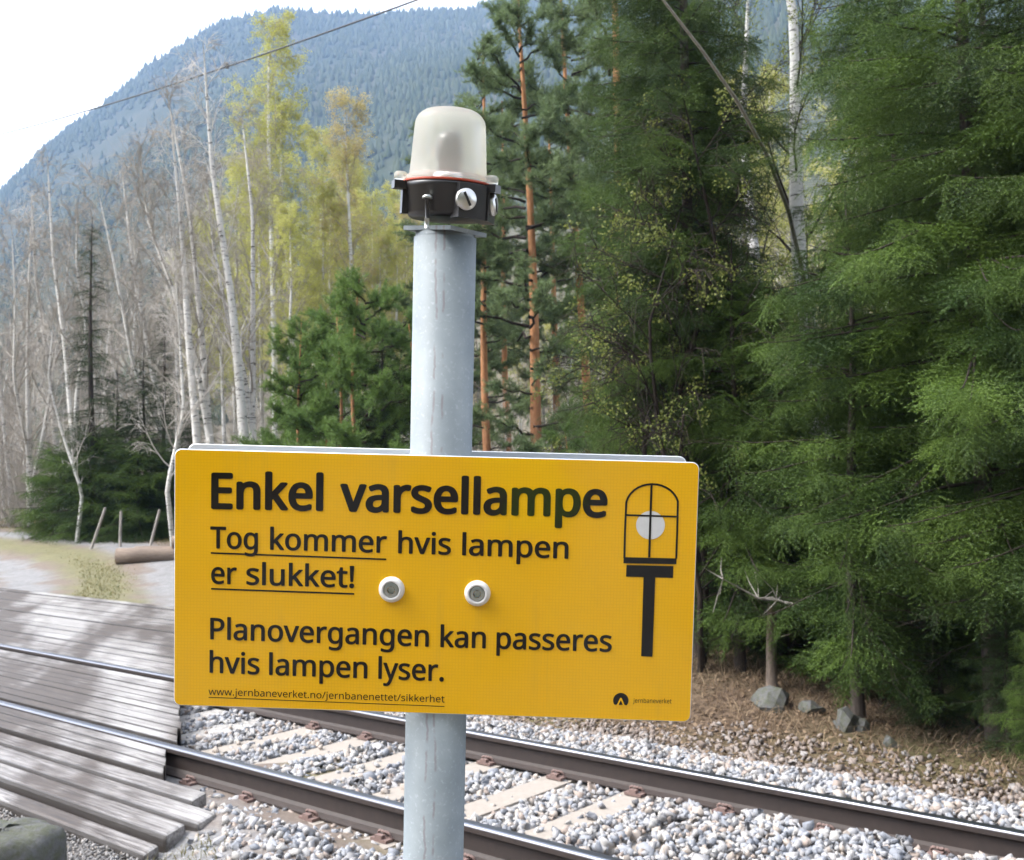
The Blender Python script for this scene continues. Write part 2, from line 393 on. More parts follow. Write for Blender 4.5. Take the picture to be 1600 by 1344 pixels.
# ------------------------------------------------------------------ ballast
def stone_mat(name, stops):
    t = NT(name); co = t.coord('Object')
    r = t.island(); c = t.n('ShaderNodeValToRGB'); t.l(r, c.inputs[0]); c.color_ramp.interpolation = 'CONSTANT'
    e = c.color_ramp.elements
    while len(e) < len(stops): e.new(0.5)
    for q, (p, col) in zip(e, stops): q.position = p; q.color = tuple(col) + (1,)
    n = t.noise(co, 60, 4, 0.7)
    col = t.mix(t.math('MULTIPLY', n, 0.55), c.outputs[0], (0.30, 0.28, 0.26)); col = t.mix(1.0, col, (0.70, 0.69, 0.69), 'MULTIPLY')
    return t.bsdf(col, 0.75, 0.3, normal=t.bump(n, 0.3, 0.004))
M_STONE = stone_mat('ballast_stone', [(0, (0.44, 0.44, 0.45)), (0.2, (0.34, 0.37, 0.42)), (0.36, (0.54, 0.53, 0.51)), (0.52, (0.24, 0.27, 0.32)),
                                      (0.62, (0.52, 0.45, 0.39)), (0.74, (0.44, 0.45, 0.48)), (0.84, (0.40, 0.32, 0.27)), (0.91, (0.10, 0.11, 0.13))])
M_SHOULDER = stone_mat('shoulder_stone', [(0, (0.28, 0.22, 0.18)), (0.2, (0.22, 0.165, 0.135)), (0.38, (0.33, 0.27, 0.23)), (0.55, (0.31, 0.26, 0.23)),
                                          (0.7, (0.30, 0.23, 0.19)), (0.82, (0.36, 0.34, 0.33)), (0.93, (0.14, 0.12, 0.11))])
M_GRAVEL = stone_mat('road_stone', [(0, (0.30, 0.30, 0.30)), (0.25, (0.22, 0.215, 0.21)), (0.5, (0.38, 0.37, 0.36)), (0.7, (0.27, 0.24, 0.21)), (0.9, (0.12, 0.12, 0.12))])
t = NT('ballast_bed'); co = t.coord('Object'); vo = t.n('ShaderNodeTexVoronoi'); t.l(co, vo.inputs['Vector']); vo.inputs['Scale'].default_value = 26
M_BED = t.bsdf(t.mix(vo.outputs['Color'], (0.20, 0.19, 0.18), (0.38, 0.36, 0.34)), 0.9, 0.2, normal=t.bump(vo.outputs['Distance'], 0.7, 0.02))
bu = np.linspace(-5, 11, 90); bv = np.linspace(VC - 2.3, VC + 3.2, 60)
U_, W_ = np.meshgrid(bu, bv, indexing='ij'); P_ = U_[..., None] * UV_U + W_[..., None] * UV_V
tag(grid_obj('ballast_bed', P_[..., 0], P_[..., 1], ground_z(P_[..., 0], P_[..., 1]) + 0.008, [M_BED]), kind='structure')

def stones(name, mat, u0, u1, v0, v1, pitch, size, test, lift, seed, layers=1):
    rng = np.random.RandomState(seed)
    phi = (1 + 5 ** .5) / 2
    ico = np.array([(-1, phi, 0), (1, phi, 0), (-1, -phi, 0), (1, -phi, 0), (0, -1, phi), (0, 1, phi), (0, -1, -phi), (0, 1, -phi), (phi, 0, -1), (phi, 0, 1), (-phi, 0, -1), (-phi, 0, 1)]) / 1.9
    fi = np.array([(0, 11, 5), (0, 5, 1), (0, 1, 7), (0, 7, 10), (0, 10, 11), (1, 5, 9), (5, 11, 4), (11, 10, 2), (10, 7, 6), (7, 1, 8), (3, 9, 4), (3, 4, 2), (3, 2, 6), (3, 6, 8), (3, 8, 9), (4, 9, 5), (2, 4, 11), (6, 2, 10), (8, 6, 7), (9, 8, 1)])
    tpl = [np.clip(ico + rng.normal(0, 0.36, ico.shape), -0.95, 0.95) for _ in range(14)]
    us = np.arange(u0, u1, pitch); vs = np.arange(v0, v1, pitch)
    U, V = [a.ravel() for a in np.meshgrid(us, vs)]
    Us, Vs, Ls = [], [], []
    for k in range(layers):
        keepf = rng.rand(len(U)) < (1.0 if k == 0 else 0.4)
        Us.append(U[keepf] + rng.uniform(-.5, .5, keepf.sum()) * pitch); Vs.append(V[keepf] + rng.uniform(-.5, .5, keepf.sum()) * pitch); Ls.append(np.full(keepf.sum(), k))
    U = np.concatenate(Us); V = np.concatenate(Vs); L = np.concatenate(Ls)
    k = test(U, V, rng); U, V, L = U[k], V[k], L[k]; n = len(U)
    xy = U[:, None] * UV_U + V[:, None] * UV_V
    s = size * rng.uniform(0.6, 1.25, n) * np.where(rng.rand(n) < 0.06, 1.45, 1)
    z = ground_z(xy[:, 0], xy[:, 1]) + lift + 0.055 * smooth(4.2, 2.6, U) * (np.abs(V - VC) < 1.6) + L * size * 0.75 + 0.02 * vnoise(xy[:, 0], xy[:, 1], 33, 3.0)
    q = rng.normal(size=(n, 4)); q /= np.linalg.norm(q, axis=1)[:, None]; a, b, c, d = q.T
    Rm = np.stack([np.stack([1 - 2 * (c * c + d * d), 2 * (b * c - a * d), 2 * (b * d + a * c)], 1), np.stack([2 * (b * c + a * d), 1 - 2 * (b * b + d * d), 2 * (c * d - a * b)], 1), np.stack([2 * (b * d - a * c), 2 * (c * d + a * b), 1 - 2 * (b * b + c * c)], 1)], 1)
    sc3 = s[:, None] * rng.uniform(0.55, 1.3, (n, 3))
    T = np.stack(tpl)[rng.randint(0, len(tpl), n)] * sc3[:, None, :]
    Vv = np.einsum('nij,nkj->nki', Rm, T) + np.concatenate([xy, z[:, None]], 1)[:, None, :]
    F = (fi[None] + (np.arange(n) * 12)[:, None, None]).reshape(-1, 3)
    return put(name, make_mesh(name, Vv.reshape(-1, 3), [F], [mat], [0], False))
SL0, SLP, SLW = None, 0.6, 0.125          # sleeper phase, pitch, half width
_h = ground_hit(422, 1236, -0.16)[:2]; SL0 = touv(*_h)[0] % SLP
def t_bal(U, V, rng):
    k = (U < deck_end(V) + 0.15) & (np.abs(V - VN) > 0.085) & (np.abs(V - VF) > 0.085)
    ds = np.abs((U - SL0 + SLP / 2) % SLP - SLP / 2)
    cover = np.where(np.abs(V - VC) < 0.62, np.where(U < 3.2, 0.5, 0.10), np.where(U < 3.2, 0.25, 0.04))
    cover = np.where(np.abs(V - VC) > 1.28, 1.0, cover)
    cover = np.where((V > VC) & (V - VC < 0.8) & (U < 3.2), 1.0, cover)
    near = (np.abs(V - VN) < 0.3) | (np.abs(V - VF) < 0.2)
    cover = np.where(near, 0.04, cover)
    k &= (ds > SLW + 0.012) | (rng.rand(len(U)) < cover)
    return k & ~((V < 3.5) & (U > 4.92)) & ~((V < 3.85) & (U > 5.3))
tag(stones('ballast', M_STONE, -1.0, 9.5, 2.35, 6.75, 0.037, 0.0245, t_bal, 0.010, 1, 2), 'pale grey crushed stone ballast between and beside the rails', 'ballast', kind='stuff')
tag(stones('shoulder_stones', M_SHOULDER, -0.5, 9.5, 6.5, 9.6, 0.046, 0.025,
           lambda U, V, rng: (rng.rand(len(U)) < np.clip((9.3 - V) / 1.4, 0, 1)) & (U < deck_end(V)), 0.012, 2, 1),
    'brown weathered stones on the far shoulder of the track', 'stones', kind='stuff')

# ------------------------------------------------------------------ rails and sleepers
t = NT('rail_steel'); co = t.coord('Object', (1, 1, 1)); n_ = t.noise(co, 20, 5, 0.65)
g = t.n('ShaderNodeNewGeometry'); sp = t.n('ShaderNodeSeparateXYZ'); t.l(g.outputs['Position'], sp.inputs[0])
top = t.ramp(t.math('MULTIPLY', t.math('ADD', sp.outputs[2], 0.05), 20.0), [(0.72, 0.0), (0.93, 1.0)])
rust = t.mix(n_, (0.018, 0.014, 0.013), (0.050, 0.035, 0.030))
M_RAIL = t.bsdf(t.mix(top, rust, (0.24, 0.25, 0.285)), t.mix(top, (0.62,) * 3, (0.34,) * 3), 0.4, metal=top, normal=t.bump(n_, 0.15, 0.002))
RAILP = [(-.070, -.172), (-.070, -.163), (-.028, -.150), (-.009, -.135), (-.008, -.055), (-.016, -.042), (-.036, -.036), (-.0365, -.010), (-.032, -.003), (-.020, 0.0),
         (.020, 0.0), (.032, -.003), (.0365, -.010), (.036, -.036), (.016, -.042), (.008, -.055), (.009, -.135), (.028, -.150), (.070, -.163), (.070, -.172)]
def rail(vc, label):
    us = np.linspace(-9, 70, 60); g = Geo(); n = len(RAILP)
    P = np.array([[list(uv(u, vc + dv)) + [z] for dv, z in RAILP] for u in us]).reshape(-1, 3)
    i = np.arange(n); j = (i + 1) % n
    g.add(P, np.concatenate([np.stack([k * n + i, k * n + j, (k + 1) * n + j, (k + 1) * n + i], 1) for k in range(len(us) - 1)]), 0, False)
    g.F.append(np.arange(n)[None, ::-1]); g.M.append(0); g.S.append(False)
    g.F.append(np.arange(n)[None] + (len(us) - 1) * n); g.M.append(0); g.S.append(False)
    tag(g.obj('rail', [M_RAIL]), label, 'rail', 'rails of the single track')
rail(VN, 'dark steel rail running just behind the grey post, nearer of the two rails')
rail(VF, 'dark steel rail on the forest side of the track, farther of the two rails')
t = NT('sleeper_concrete'); n_ = t.noise(t.coord('Object'), 22, 6, 0.7)
M_CONC = t.bsdf(t.mix(n_, (0.20, 0.175, 0.15), (0.33, 0.295, 0.26)), 0.85, 0.2, normal=t.bump(n_, 0.3, 0.004))
t = NT('clip_rust'); n_ = t.noise(t.coord('Object'), 60, 4)
M_CLIP = t.bsdf(t.mix(n_, (0.10, 0.065, 0.06), (0.22, 0.15, 0.13)), 0.7, 0.3)
ROT_T = np.array([[UV_U[0], UV_V[0], 0], [UV_U[1], UV_V[1], 0], [0, 0, 1.0]])       # track frame -> world
sg = Geo()
prof = [(-0.125, -.2), (-0.105, 0.0), (0.105, 0.0), (0.125, -.2)]
ys = [-1.25, -1.22, -0.45, 0.45, 1.22, 1.25]; zt = [-.05, 0, -0.012, -0.012, 0, -.05]
P = np.array([[(x, y, z + (zz if z == 0 else 0)) for x, z in prof] for y, zz in zip(ys, zt)]).reshape(-1, 3)
i = np.arange(4); j = (i + 1) % 4
sg.add(P, np.concatenate([np.stack([k * 4 + i, k * 4 + j, (k + 1) * 4 + j, (k + 1) * 4 + i], 1) for k in range(5)] + [np.array([[3, 2, 1, 0]]), np.array([[20, 21, 22, 23]])]))
sl_mesh = sg.mesh('sleeper', [M_CONC])
cg = Geo(); cg.box((0, 0, 0.008), (0.12, 0.075, 0.016)); cg.box((0, 0.022, 0.024), (0.05, 0.03, 0.022))
a = np.linspace(-0.3, 1.35 * PI, 12)
cg.tube(np.stack([0.026 * np.cos(a) + 0.02, -0.012 + 0.006 * np.sin(a) - 0.02 * (a > 3), 0.028 + 0.018 * np.sin(a)], 1), 0.0075, 6)
cg.tube(np.stack([-0.026 * np.cos(a) - 0.02, -0.012 + 0.006 * np.sin(a) - 0.02 * (a > 3), 0.028 + 0.018 * np.sin(a)], 1), 0.0075, 6)
clip_mesh = cg.mesh('rail_clip', [M_CLIP])
sl0 = None
names_sl = {0: 'pale concrete sleeper lying nearest the timber crossing deck'}
us = [SL0 + SLP * k for k in range(-2, 12)]
us = [u for u in us if u < 6.9]
for k, u in enumerate(reversed(us)):
    if sl0 is None:
        s = empty('sleeper'); sl0 = s
        put('concrete_beam', sl_mesh, s)
        for vr in (VN, VF):
            for sgn in (-1, 1):
                c = put('rail_clip', clip_mesh, s); c.location = (0, vr - VC + sgn * 0.088, -0.004); c.rotation_euler = (0, 0, PI if sgn < 0 else 0)
    else: s = copy_thing(sl0)
    p = uv(u, VC); s.location = (p[0], p[1], -0.172); s.rotation_euler = (0, 0, atan2(UV_U[1], UV_U[0]))
    tag(s, 'pale concrete sleeper half buried in the ballast under both rails', 'sleeper', 'concrete sleepers of the track')

# ------------------------------------------------------------------ timber crossing deck
def deck_material():
    t = NT('weathered_deck_timber')
    co = t.coord('Object', (1.2, 22, 22)); rnd = t.n('ShaderNodeObjectInfo').outputs['Random']
    ad = t.n('ShaderNodeVectorMath', operation='ADD'); t.l(co, ad.inputs[0])
    cb = t.n('ShaderNodeCombineXYZ'); t.l(t.math('MULTIPLY', rnd, 57.0), cb.inputs[0]); t.l(cb.outputs[0], ad.inputs[1])
    grain = t.noise(ad.outputs[0], 2.2, 7, 0.7, 0.6)
    fine = t.noise(ad.outputs[0], 9, 4, 0.7)
    # worn wheel tracks across the planks; pale tone also paints in sky glare
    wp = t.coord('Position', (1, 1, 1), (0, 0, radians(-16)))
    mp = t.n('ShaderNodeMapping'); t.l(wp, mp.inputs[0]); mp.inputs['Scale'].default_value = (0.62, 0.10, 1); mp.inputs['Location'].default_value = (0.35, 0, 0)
    wear_glare = t.noise(mp.outputs[0], 1.6, 3, 0.5, 0.2)
    wear_glare2 = t.noise(t.coord('Position'), 2.3, 4, 0.6)
    w = t.ramp(t.math('ADD', t.math('MULTIPLY', wear_glare, 0.80), t.math('ADD', t.math('MULTIPLY', wear_glare2, 0.10), t.math('MULTIPLY', grain, 0.15))), [(0.49, 0.0), (0.60, 1.0)])
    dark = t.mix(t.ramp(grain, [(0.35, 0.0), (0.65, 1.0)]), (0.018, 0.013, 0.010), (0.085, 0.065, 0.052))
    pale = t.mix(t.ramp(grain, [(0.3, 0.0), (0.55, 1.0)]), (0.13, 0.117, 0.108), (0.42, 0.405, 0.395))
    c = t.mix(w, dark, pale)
    c = t.mix(t.math('MULTIPLY', rnd, 0.3), c, (0.06, 0.046, 0.038))
    c = t.mix(t.ramp(fine, [(0.28, 1.0), (0.36, 0.0)]), c, (0.06, 0.05, 0.045))
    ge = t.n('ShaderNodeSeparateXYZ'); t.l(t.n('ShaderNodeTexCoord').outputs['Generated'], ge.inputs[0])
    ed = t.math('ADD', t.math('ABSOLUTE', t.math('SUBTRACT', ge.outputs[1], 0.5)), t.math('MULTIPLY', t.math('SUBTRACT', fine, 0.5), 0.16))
    c = t.mix(t.ramp(ed, [(0.38, 0.0), (0.47, 0.85)]), c, (0.022, 0.017, 0.014))                        # darker along the plank edges
    ro = t.math('SUBTRACT', 0.56, t.math('MULTIPLY', w, 0.24))
    return t.bsdf(c, ro, 0.5, normal=t.bump(t.math('ADD', grain, t.math('MULTIPLY', fine, 0.5)), 0.5, 0.006))
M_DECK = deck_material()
def plank(u0, u1, v0, v1, ztop, th, label, name='deck_plank', chamf=0.008, tilt=0.0, skew=1.5):
    bm = bmesh.new(); L = u1 - u0; W = v1 - v0
    bmesh.ops.create_cube(bm, size=1.0)
    for q in bm.verts: q.co = Vector((q.co.x * L, q.co.y * W, q.co.z * th))
    bmesh.ops.bevel(bm, geom=[e for e in bm.edges], offset=chamf, segments=2, affect='EDGES', profile=0.6)
    for q in bm.verts: q.co.x -= skew * q.co.y
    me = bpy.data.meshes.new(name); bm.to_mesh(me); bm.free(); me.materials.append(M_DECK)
    o = put(name, me); p = uv((u0 + u1) / 2, (v0 + v1) / 2)
    o.location = (p[0], p[1], ztop - th / 2); o.rotation_euler = (tilt, 0, atan2(UV_U[1], UV_U[0]))
    return tag(o, label, 'plank', 'timbers of the level crossing deck')
rng = np.random.RandomState(12)
# four thick beams on the approach side, ends staggered
ends = [(3.52, 3.70, 5.40), (3.30, 3.51, 5.02), (3.09, 3.29, 4.98), (2.93, 3.08, 4.90)]
lab = ['thick dark beam with a chamfered end, first one out from the thin planks by the near rail',
       'thick beam whose dark end juts farthest into the ballast, second out from the thin planks',
       'thick beam with a slanting worn end, third out from the thin planks',
       'pale bleached beam along the outer edge of the deck beside the gravel']
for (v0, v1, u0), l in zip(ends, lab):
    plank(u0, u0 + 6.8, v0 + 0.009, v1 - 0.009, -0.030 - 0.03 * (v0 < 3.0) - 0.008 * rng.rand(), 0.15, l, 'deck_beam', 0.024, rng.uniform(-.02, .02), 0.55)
# three thin planks tight against the near rail, outside
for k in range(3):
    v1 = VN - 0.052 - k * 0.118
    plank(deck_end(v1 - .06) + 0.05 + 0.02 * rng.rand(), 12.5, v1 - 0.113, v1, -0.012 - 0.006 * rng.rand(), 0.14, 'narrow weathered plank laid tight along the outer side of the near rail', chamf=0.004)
# planks between the rails
v = VN + 0.125
k = 0
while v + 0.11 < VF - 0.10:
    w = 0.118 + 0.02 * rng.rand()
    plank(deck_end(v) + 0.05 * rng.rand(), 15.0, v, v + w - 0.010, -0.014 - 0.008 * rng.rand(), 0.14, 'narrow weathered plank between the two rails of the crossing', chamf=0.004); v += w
v = VF + 0.05
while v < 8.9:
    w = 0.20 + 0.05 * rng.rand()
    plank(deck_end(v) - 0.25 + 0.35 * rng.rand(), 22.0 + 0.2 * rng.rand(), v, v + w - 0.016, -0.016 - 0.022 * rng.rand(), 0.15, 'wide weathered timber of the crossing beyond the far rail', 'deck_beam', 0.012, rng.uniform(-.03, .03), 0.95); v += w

# ================================================================== the warning post (local frame: x right, y away, z up the post)
ax_, ay_, az_ = 0.0654, -0.0289, -0.0253
def _R3(ax, ay, az):
    ca, sa = cos(ax), sin(ax); cb, sb = cos(ay), sin(ay); cc, s2 = cos(az), sin(az)
    return np.array([[cc, -s2, 0], [s2, cc, 0], [0, 0, 1]]) @ np.array([[cb, 0, sb], [0, 1, 0], [-sb, 0, cb]]) @ np.array([[1, 0, 0], [0, ca, -sa], [0, sa, ca]])
CAMB = np.stack([CR, CU, -CF], 1)                                   # camera axes -> world
SR = CAMB @ _R3(ax_, ay_, az_)                                      # sign x, y(up), z(out of the board) -> world
SC = np.array([0, 0, EYE]) + CAMB @ np.array([-0.0955, -0.1873, -1.31])
PX, PZ, PY = SR[:, 0], SR[:, 1], -SR[:, 2]
L0 = 1.98
BASE = SC - PZ * L0
def loc(px, py, yo=0.0):
    """photo pixel -> (x, z) on the plane y = yo of the post frame"""
    d = ray(px, py); q = SC + PY * yo; t = ((q - np.array([0, 0, EYE])) @ PY) / (d @ PY)
    w = np.array([0, 0, EYE]) + t * d - BASE
    return np.array([w @ PX, w @ PZ])
post = empty('warning_lamp_post')
post.matrix_world = Matrix([[PX[i], PY[i], PZ[i], BASE[i]] for i in range(3)] + [[0, 0, 0, 1]])
tag(post, 'grey steel post with yellow level crossing notice and white dome warning lamp on top', 'warning post')
PW = 0.038; AXY = 0.043; AXX = 0.003
t = NT('galvanised_post'); co = t.coord('Object'); n1 = t.noise(co, 14, 5, 0.6); n2 = t.noise(t.coord('Object', (70, 70, 1.6)), 1.0, 4, 0.6); n3 = t.noise(co, 220, 2, 0.5)
vo = t.n('ShaderNodeTexVoronoi'); t.l(co, vo.inputs['Vector']); vo.inputs['Scale'].default_value = 190
c = t.mix(t.ramp(n1, [(0.3, 0.0), (0.7, 1.0)]), (0.155, 0.182, 0.198), (0.22, 0.252, 0.268))
c = t.mix(t.ramp(n3, [(0.58, 0.0), (0.74, 0.18)]), c, (0.48, 0.52, 0.54))
c = t.mix(t.ramp(n3, [(0.28, 0.25), (0.38, 0.0)]), c, (0.20, 0.23, 0.25))
# thin rust runs
rr = t.ramp(n2, [(0.66, 0.0), (0.70, 1.0)])
# two hairline rust runs down the front of the pole
sx = t.n('ShaderNodeSeparateXYZ'); t.l(co, sx.inputs[0])
for off, sd_, lim in ((-0.004, 11.0, 0.45), (0.006, 7.0, 0.52)):
    wob = t.math('MULTIPLY', t.math('SUBTRACT', t.noise(t.coord('Object', (0.01, 0.01, sd_), (0, 0, 0), (off * 900, 0, 0)), 1.0, 5, 0.7), 0.5), 0.016)
    line = t.math('ABSOLUTE', t.math('SUBTRACT', t.math('SUBTRACT', sx.outputs[0], off), wob))
    br_ = t.ramp(t.noise(t.coord('Object', (0.01, 0.01, 13.0), (0, 0, 0), (off * 500 + 3, 0, 0)), 1.3, 3, 0.7), [(lim - 0.04, 0.0), (lim + 0.02, 0.42)])
    m_ = t.math('MULTIPLY', t.ramp(t.math('MULTIPLY', line, 400.0), [(0.25, 1.0), (0.75, 0.0)]), br_)
    c = t.mix(t.math('MULTIPLY', m_, t.math('LESS_THAN', sx.outputs[1], 0.02)), c, (0.10, 0.05, 0.045))
M_POST = t.bsdf(c, 0.55, 0.35, metal=0.0, normal=t.bump(n3, 0.10, 0.001))
t = NT('sheet_metal'); n1 = t.noise(t.coord('Object'), 30, 3)
M_SHEET = t.bsdf(t.mix(n1, (0.60, 0.62, 0.64), (0.72, 0.74, 0.76)), 0.4, 0.5, metal=0.2)
def plain(name, c, rough=0.5, spec=0.5, metal=0.0, **kw):
    t = NT(name); n = t.noise(t.coord('Object'), 90, 4, 0.6)
    c2 = tuple(x * 0.82 for x in c)
    return t.bsdf(t.mix(n, c2, c), t.math('ADD', rough - 0.05, t.math('MULTIPLY', n, 0.1)), spec, metal, normal=t.bump(n, 0.05, 0.0006), **kw)
t = NT('yellow_reflective_sheet'); co = t.coord('Object'); vo = t.n('ShaderNodeTexVoronoi', feature='DISTANCE_TO_EDGE'); vo.inputs['Randomness'].default_value = 0.12
t.l(co, vo.inputs['Vector']); vo.inputs['Scale'].default_value = 260
n1 = t.noise(co, 7, 3)
cell = t.ramp(vo.outputs['Distance'], [(0.03, 1.0), (0.12, 0.0)])
st_ = t.noise(t.coord('Object', (30, 1, 3)), 1.5, 4, 0.65)
c = t.mix(n1, (0.80, 0.435, 0.005), (0.87, 0.475, 0.006)); c = t.mix(t.ramp(st_, [(0.56, 0.0), (0.75, 0.22)]), c, (0.55, 0.33, 0.05)); c = t.mix(t.math('MULTIPLY', cell, 0.30), c, (0.58, 0.28, 0.006))
M_YEL = t.bsdf(c, 0.05, 0.38)
M_INK = plain('black_print', (0.010, 0.009, 0.008), 0.05, 0.34)
M_WHITEP = plain('white_print', (0.74, 0.74, 0.74), 0.2)
M_NYLON = plain('white_nylon', (0.82, 0.80, 0.78), 0.4)
M_ZINC = plain('zinc_bolt', (0.45, 0.47, 0.44), 0.35, 0.5, 0.8)
M_BLACK = plain('black_lamp_plastic', (0.030, 0.029, 0.030), 0.32, 0.5)
M_RED = plain('red_gasket', (0.50, 0.07, 0.03), 0.5)
M_SILVER = plain('silver_gland', (0.70, 0.70, 0.68), 0.30, 0.5, 0.75)

# pole
pg = Geo(); zt = loc(699, 372, AXY)[1]
pg.lathe([(PW, 0), (PW, zt), (PW - 0.003, zt), (PW - 0.003, 0.02)], 64, 0, (AXX, AXY, 0), caps=False)
pg.obj('pole', [M_POST], post)
def panel(name, cx, cz, w, h, r, y0, th, mats, parent, edge=0):
    pts = []
    for sx, sz, a0 in ((1, 1, 0), (-1, 1, 90), (-1, -1, 180), (1, -1, 270)):
        for a in np.radians(np.linspace(a0, a0 + 90, 7)): pts.append((cx + sx * (w / 2 - r) + r * cos(a), cz + sz * (h / 2 - r) + r * sin(a)))
    pts = np.array(pts); n = len(pts); b = 0.0007
    cc = np.array([cx, cz]); ins = cc + (pts - cc) * (1 - 2 * b / np.array([w, h]))
    V = np.concatenate([np.insert(ins, 1, y0, 1), np.insert(pts, 1, y0 + b, 1), np.insert(pts, 1, y0 + th, 1)])
    g = Geo(); i = np.arange(n); j = (i + 1) % n
    g.add(V, np.arange(n)[None], 0)
    g.F.append(np.concatenate([np.stack([i, i + n, j + n, j], 1), np.stack([i + n, i + 2 * n, j + 2 * n, j + n], 1)])); g.M.append(edge); g.S.append(False)
    g.F.append(np.arange(2 * n, 3 * n)[None, ::-1]); g.M.append(edge); g.S.append(False)
    return g.obj(name, mats, parent)
SW, SH = 0.6287, 0.3143
sign = panel('notice_panel', 0, L0, SW, SH, 0.008, 0.0, 0.003, [M_YEL, M_SHEET], post, 1)
sign['label'] = 'yellow notice with black Norwegian lettering and lamp pictogram'
a = loc(296, 697, 0.086); b = loc(1071, 709.5, 0.086)
rp = panel('rear_panel', (a[0] + b[0]) / 2 , (a[1] + b[1]) / 2 - SH / 2, np.hypot(*(b - a)) + 0.004, SH, 0.010, 0.085, 0.003, [M_SHEET], post)
rp['label'] = 'bare metal back of a second notice facing the other way'
cl = Geo(); cl.box((AXX, 0.004 + 0.0008, L0), (0.16, 0.003, 0.03)); cl.box((AXX, 0.0825, L0), (0.16, 0.003, 0.03)); 
for sx in (-1, 1): cl.lathe([(0.004, 0), (0.004, 0.08)], 12, 0, (AXX + sx * 0.0515, 0.0045, L0), np.array([[1, 0, 0], [0, 0, 1], [0, -1, 0]]))
cl.obj('clamp_bracket', [M_ZINC], post)

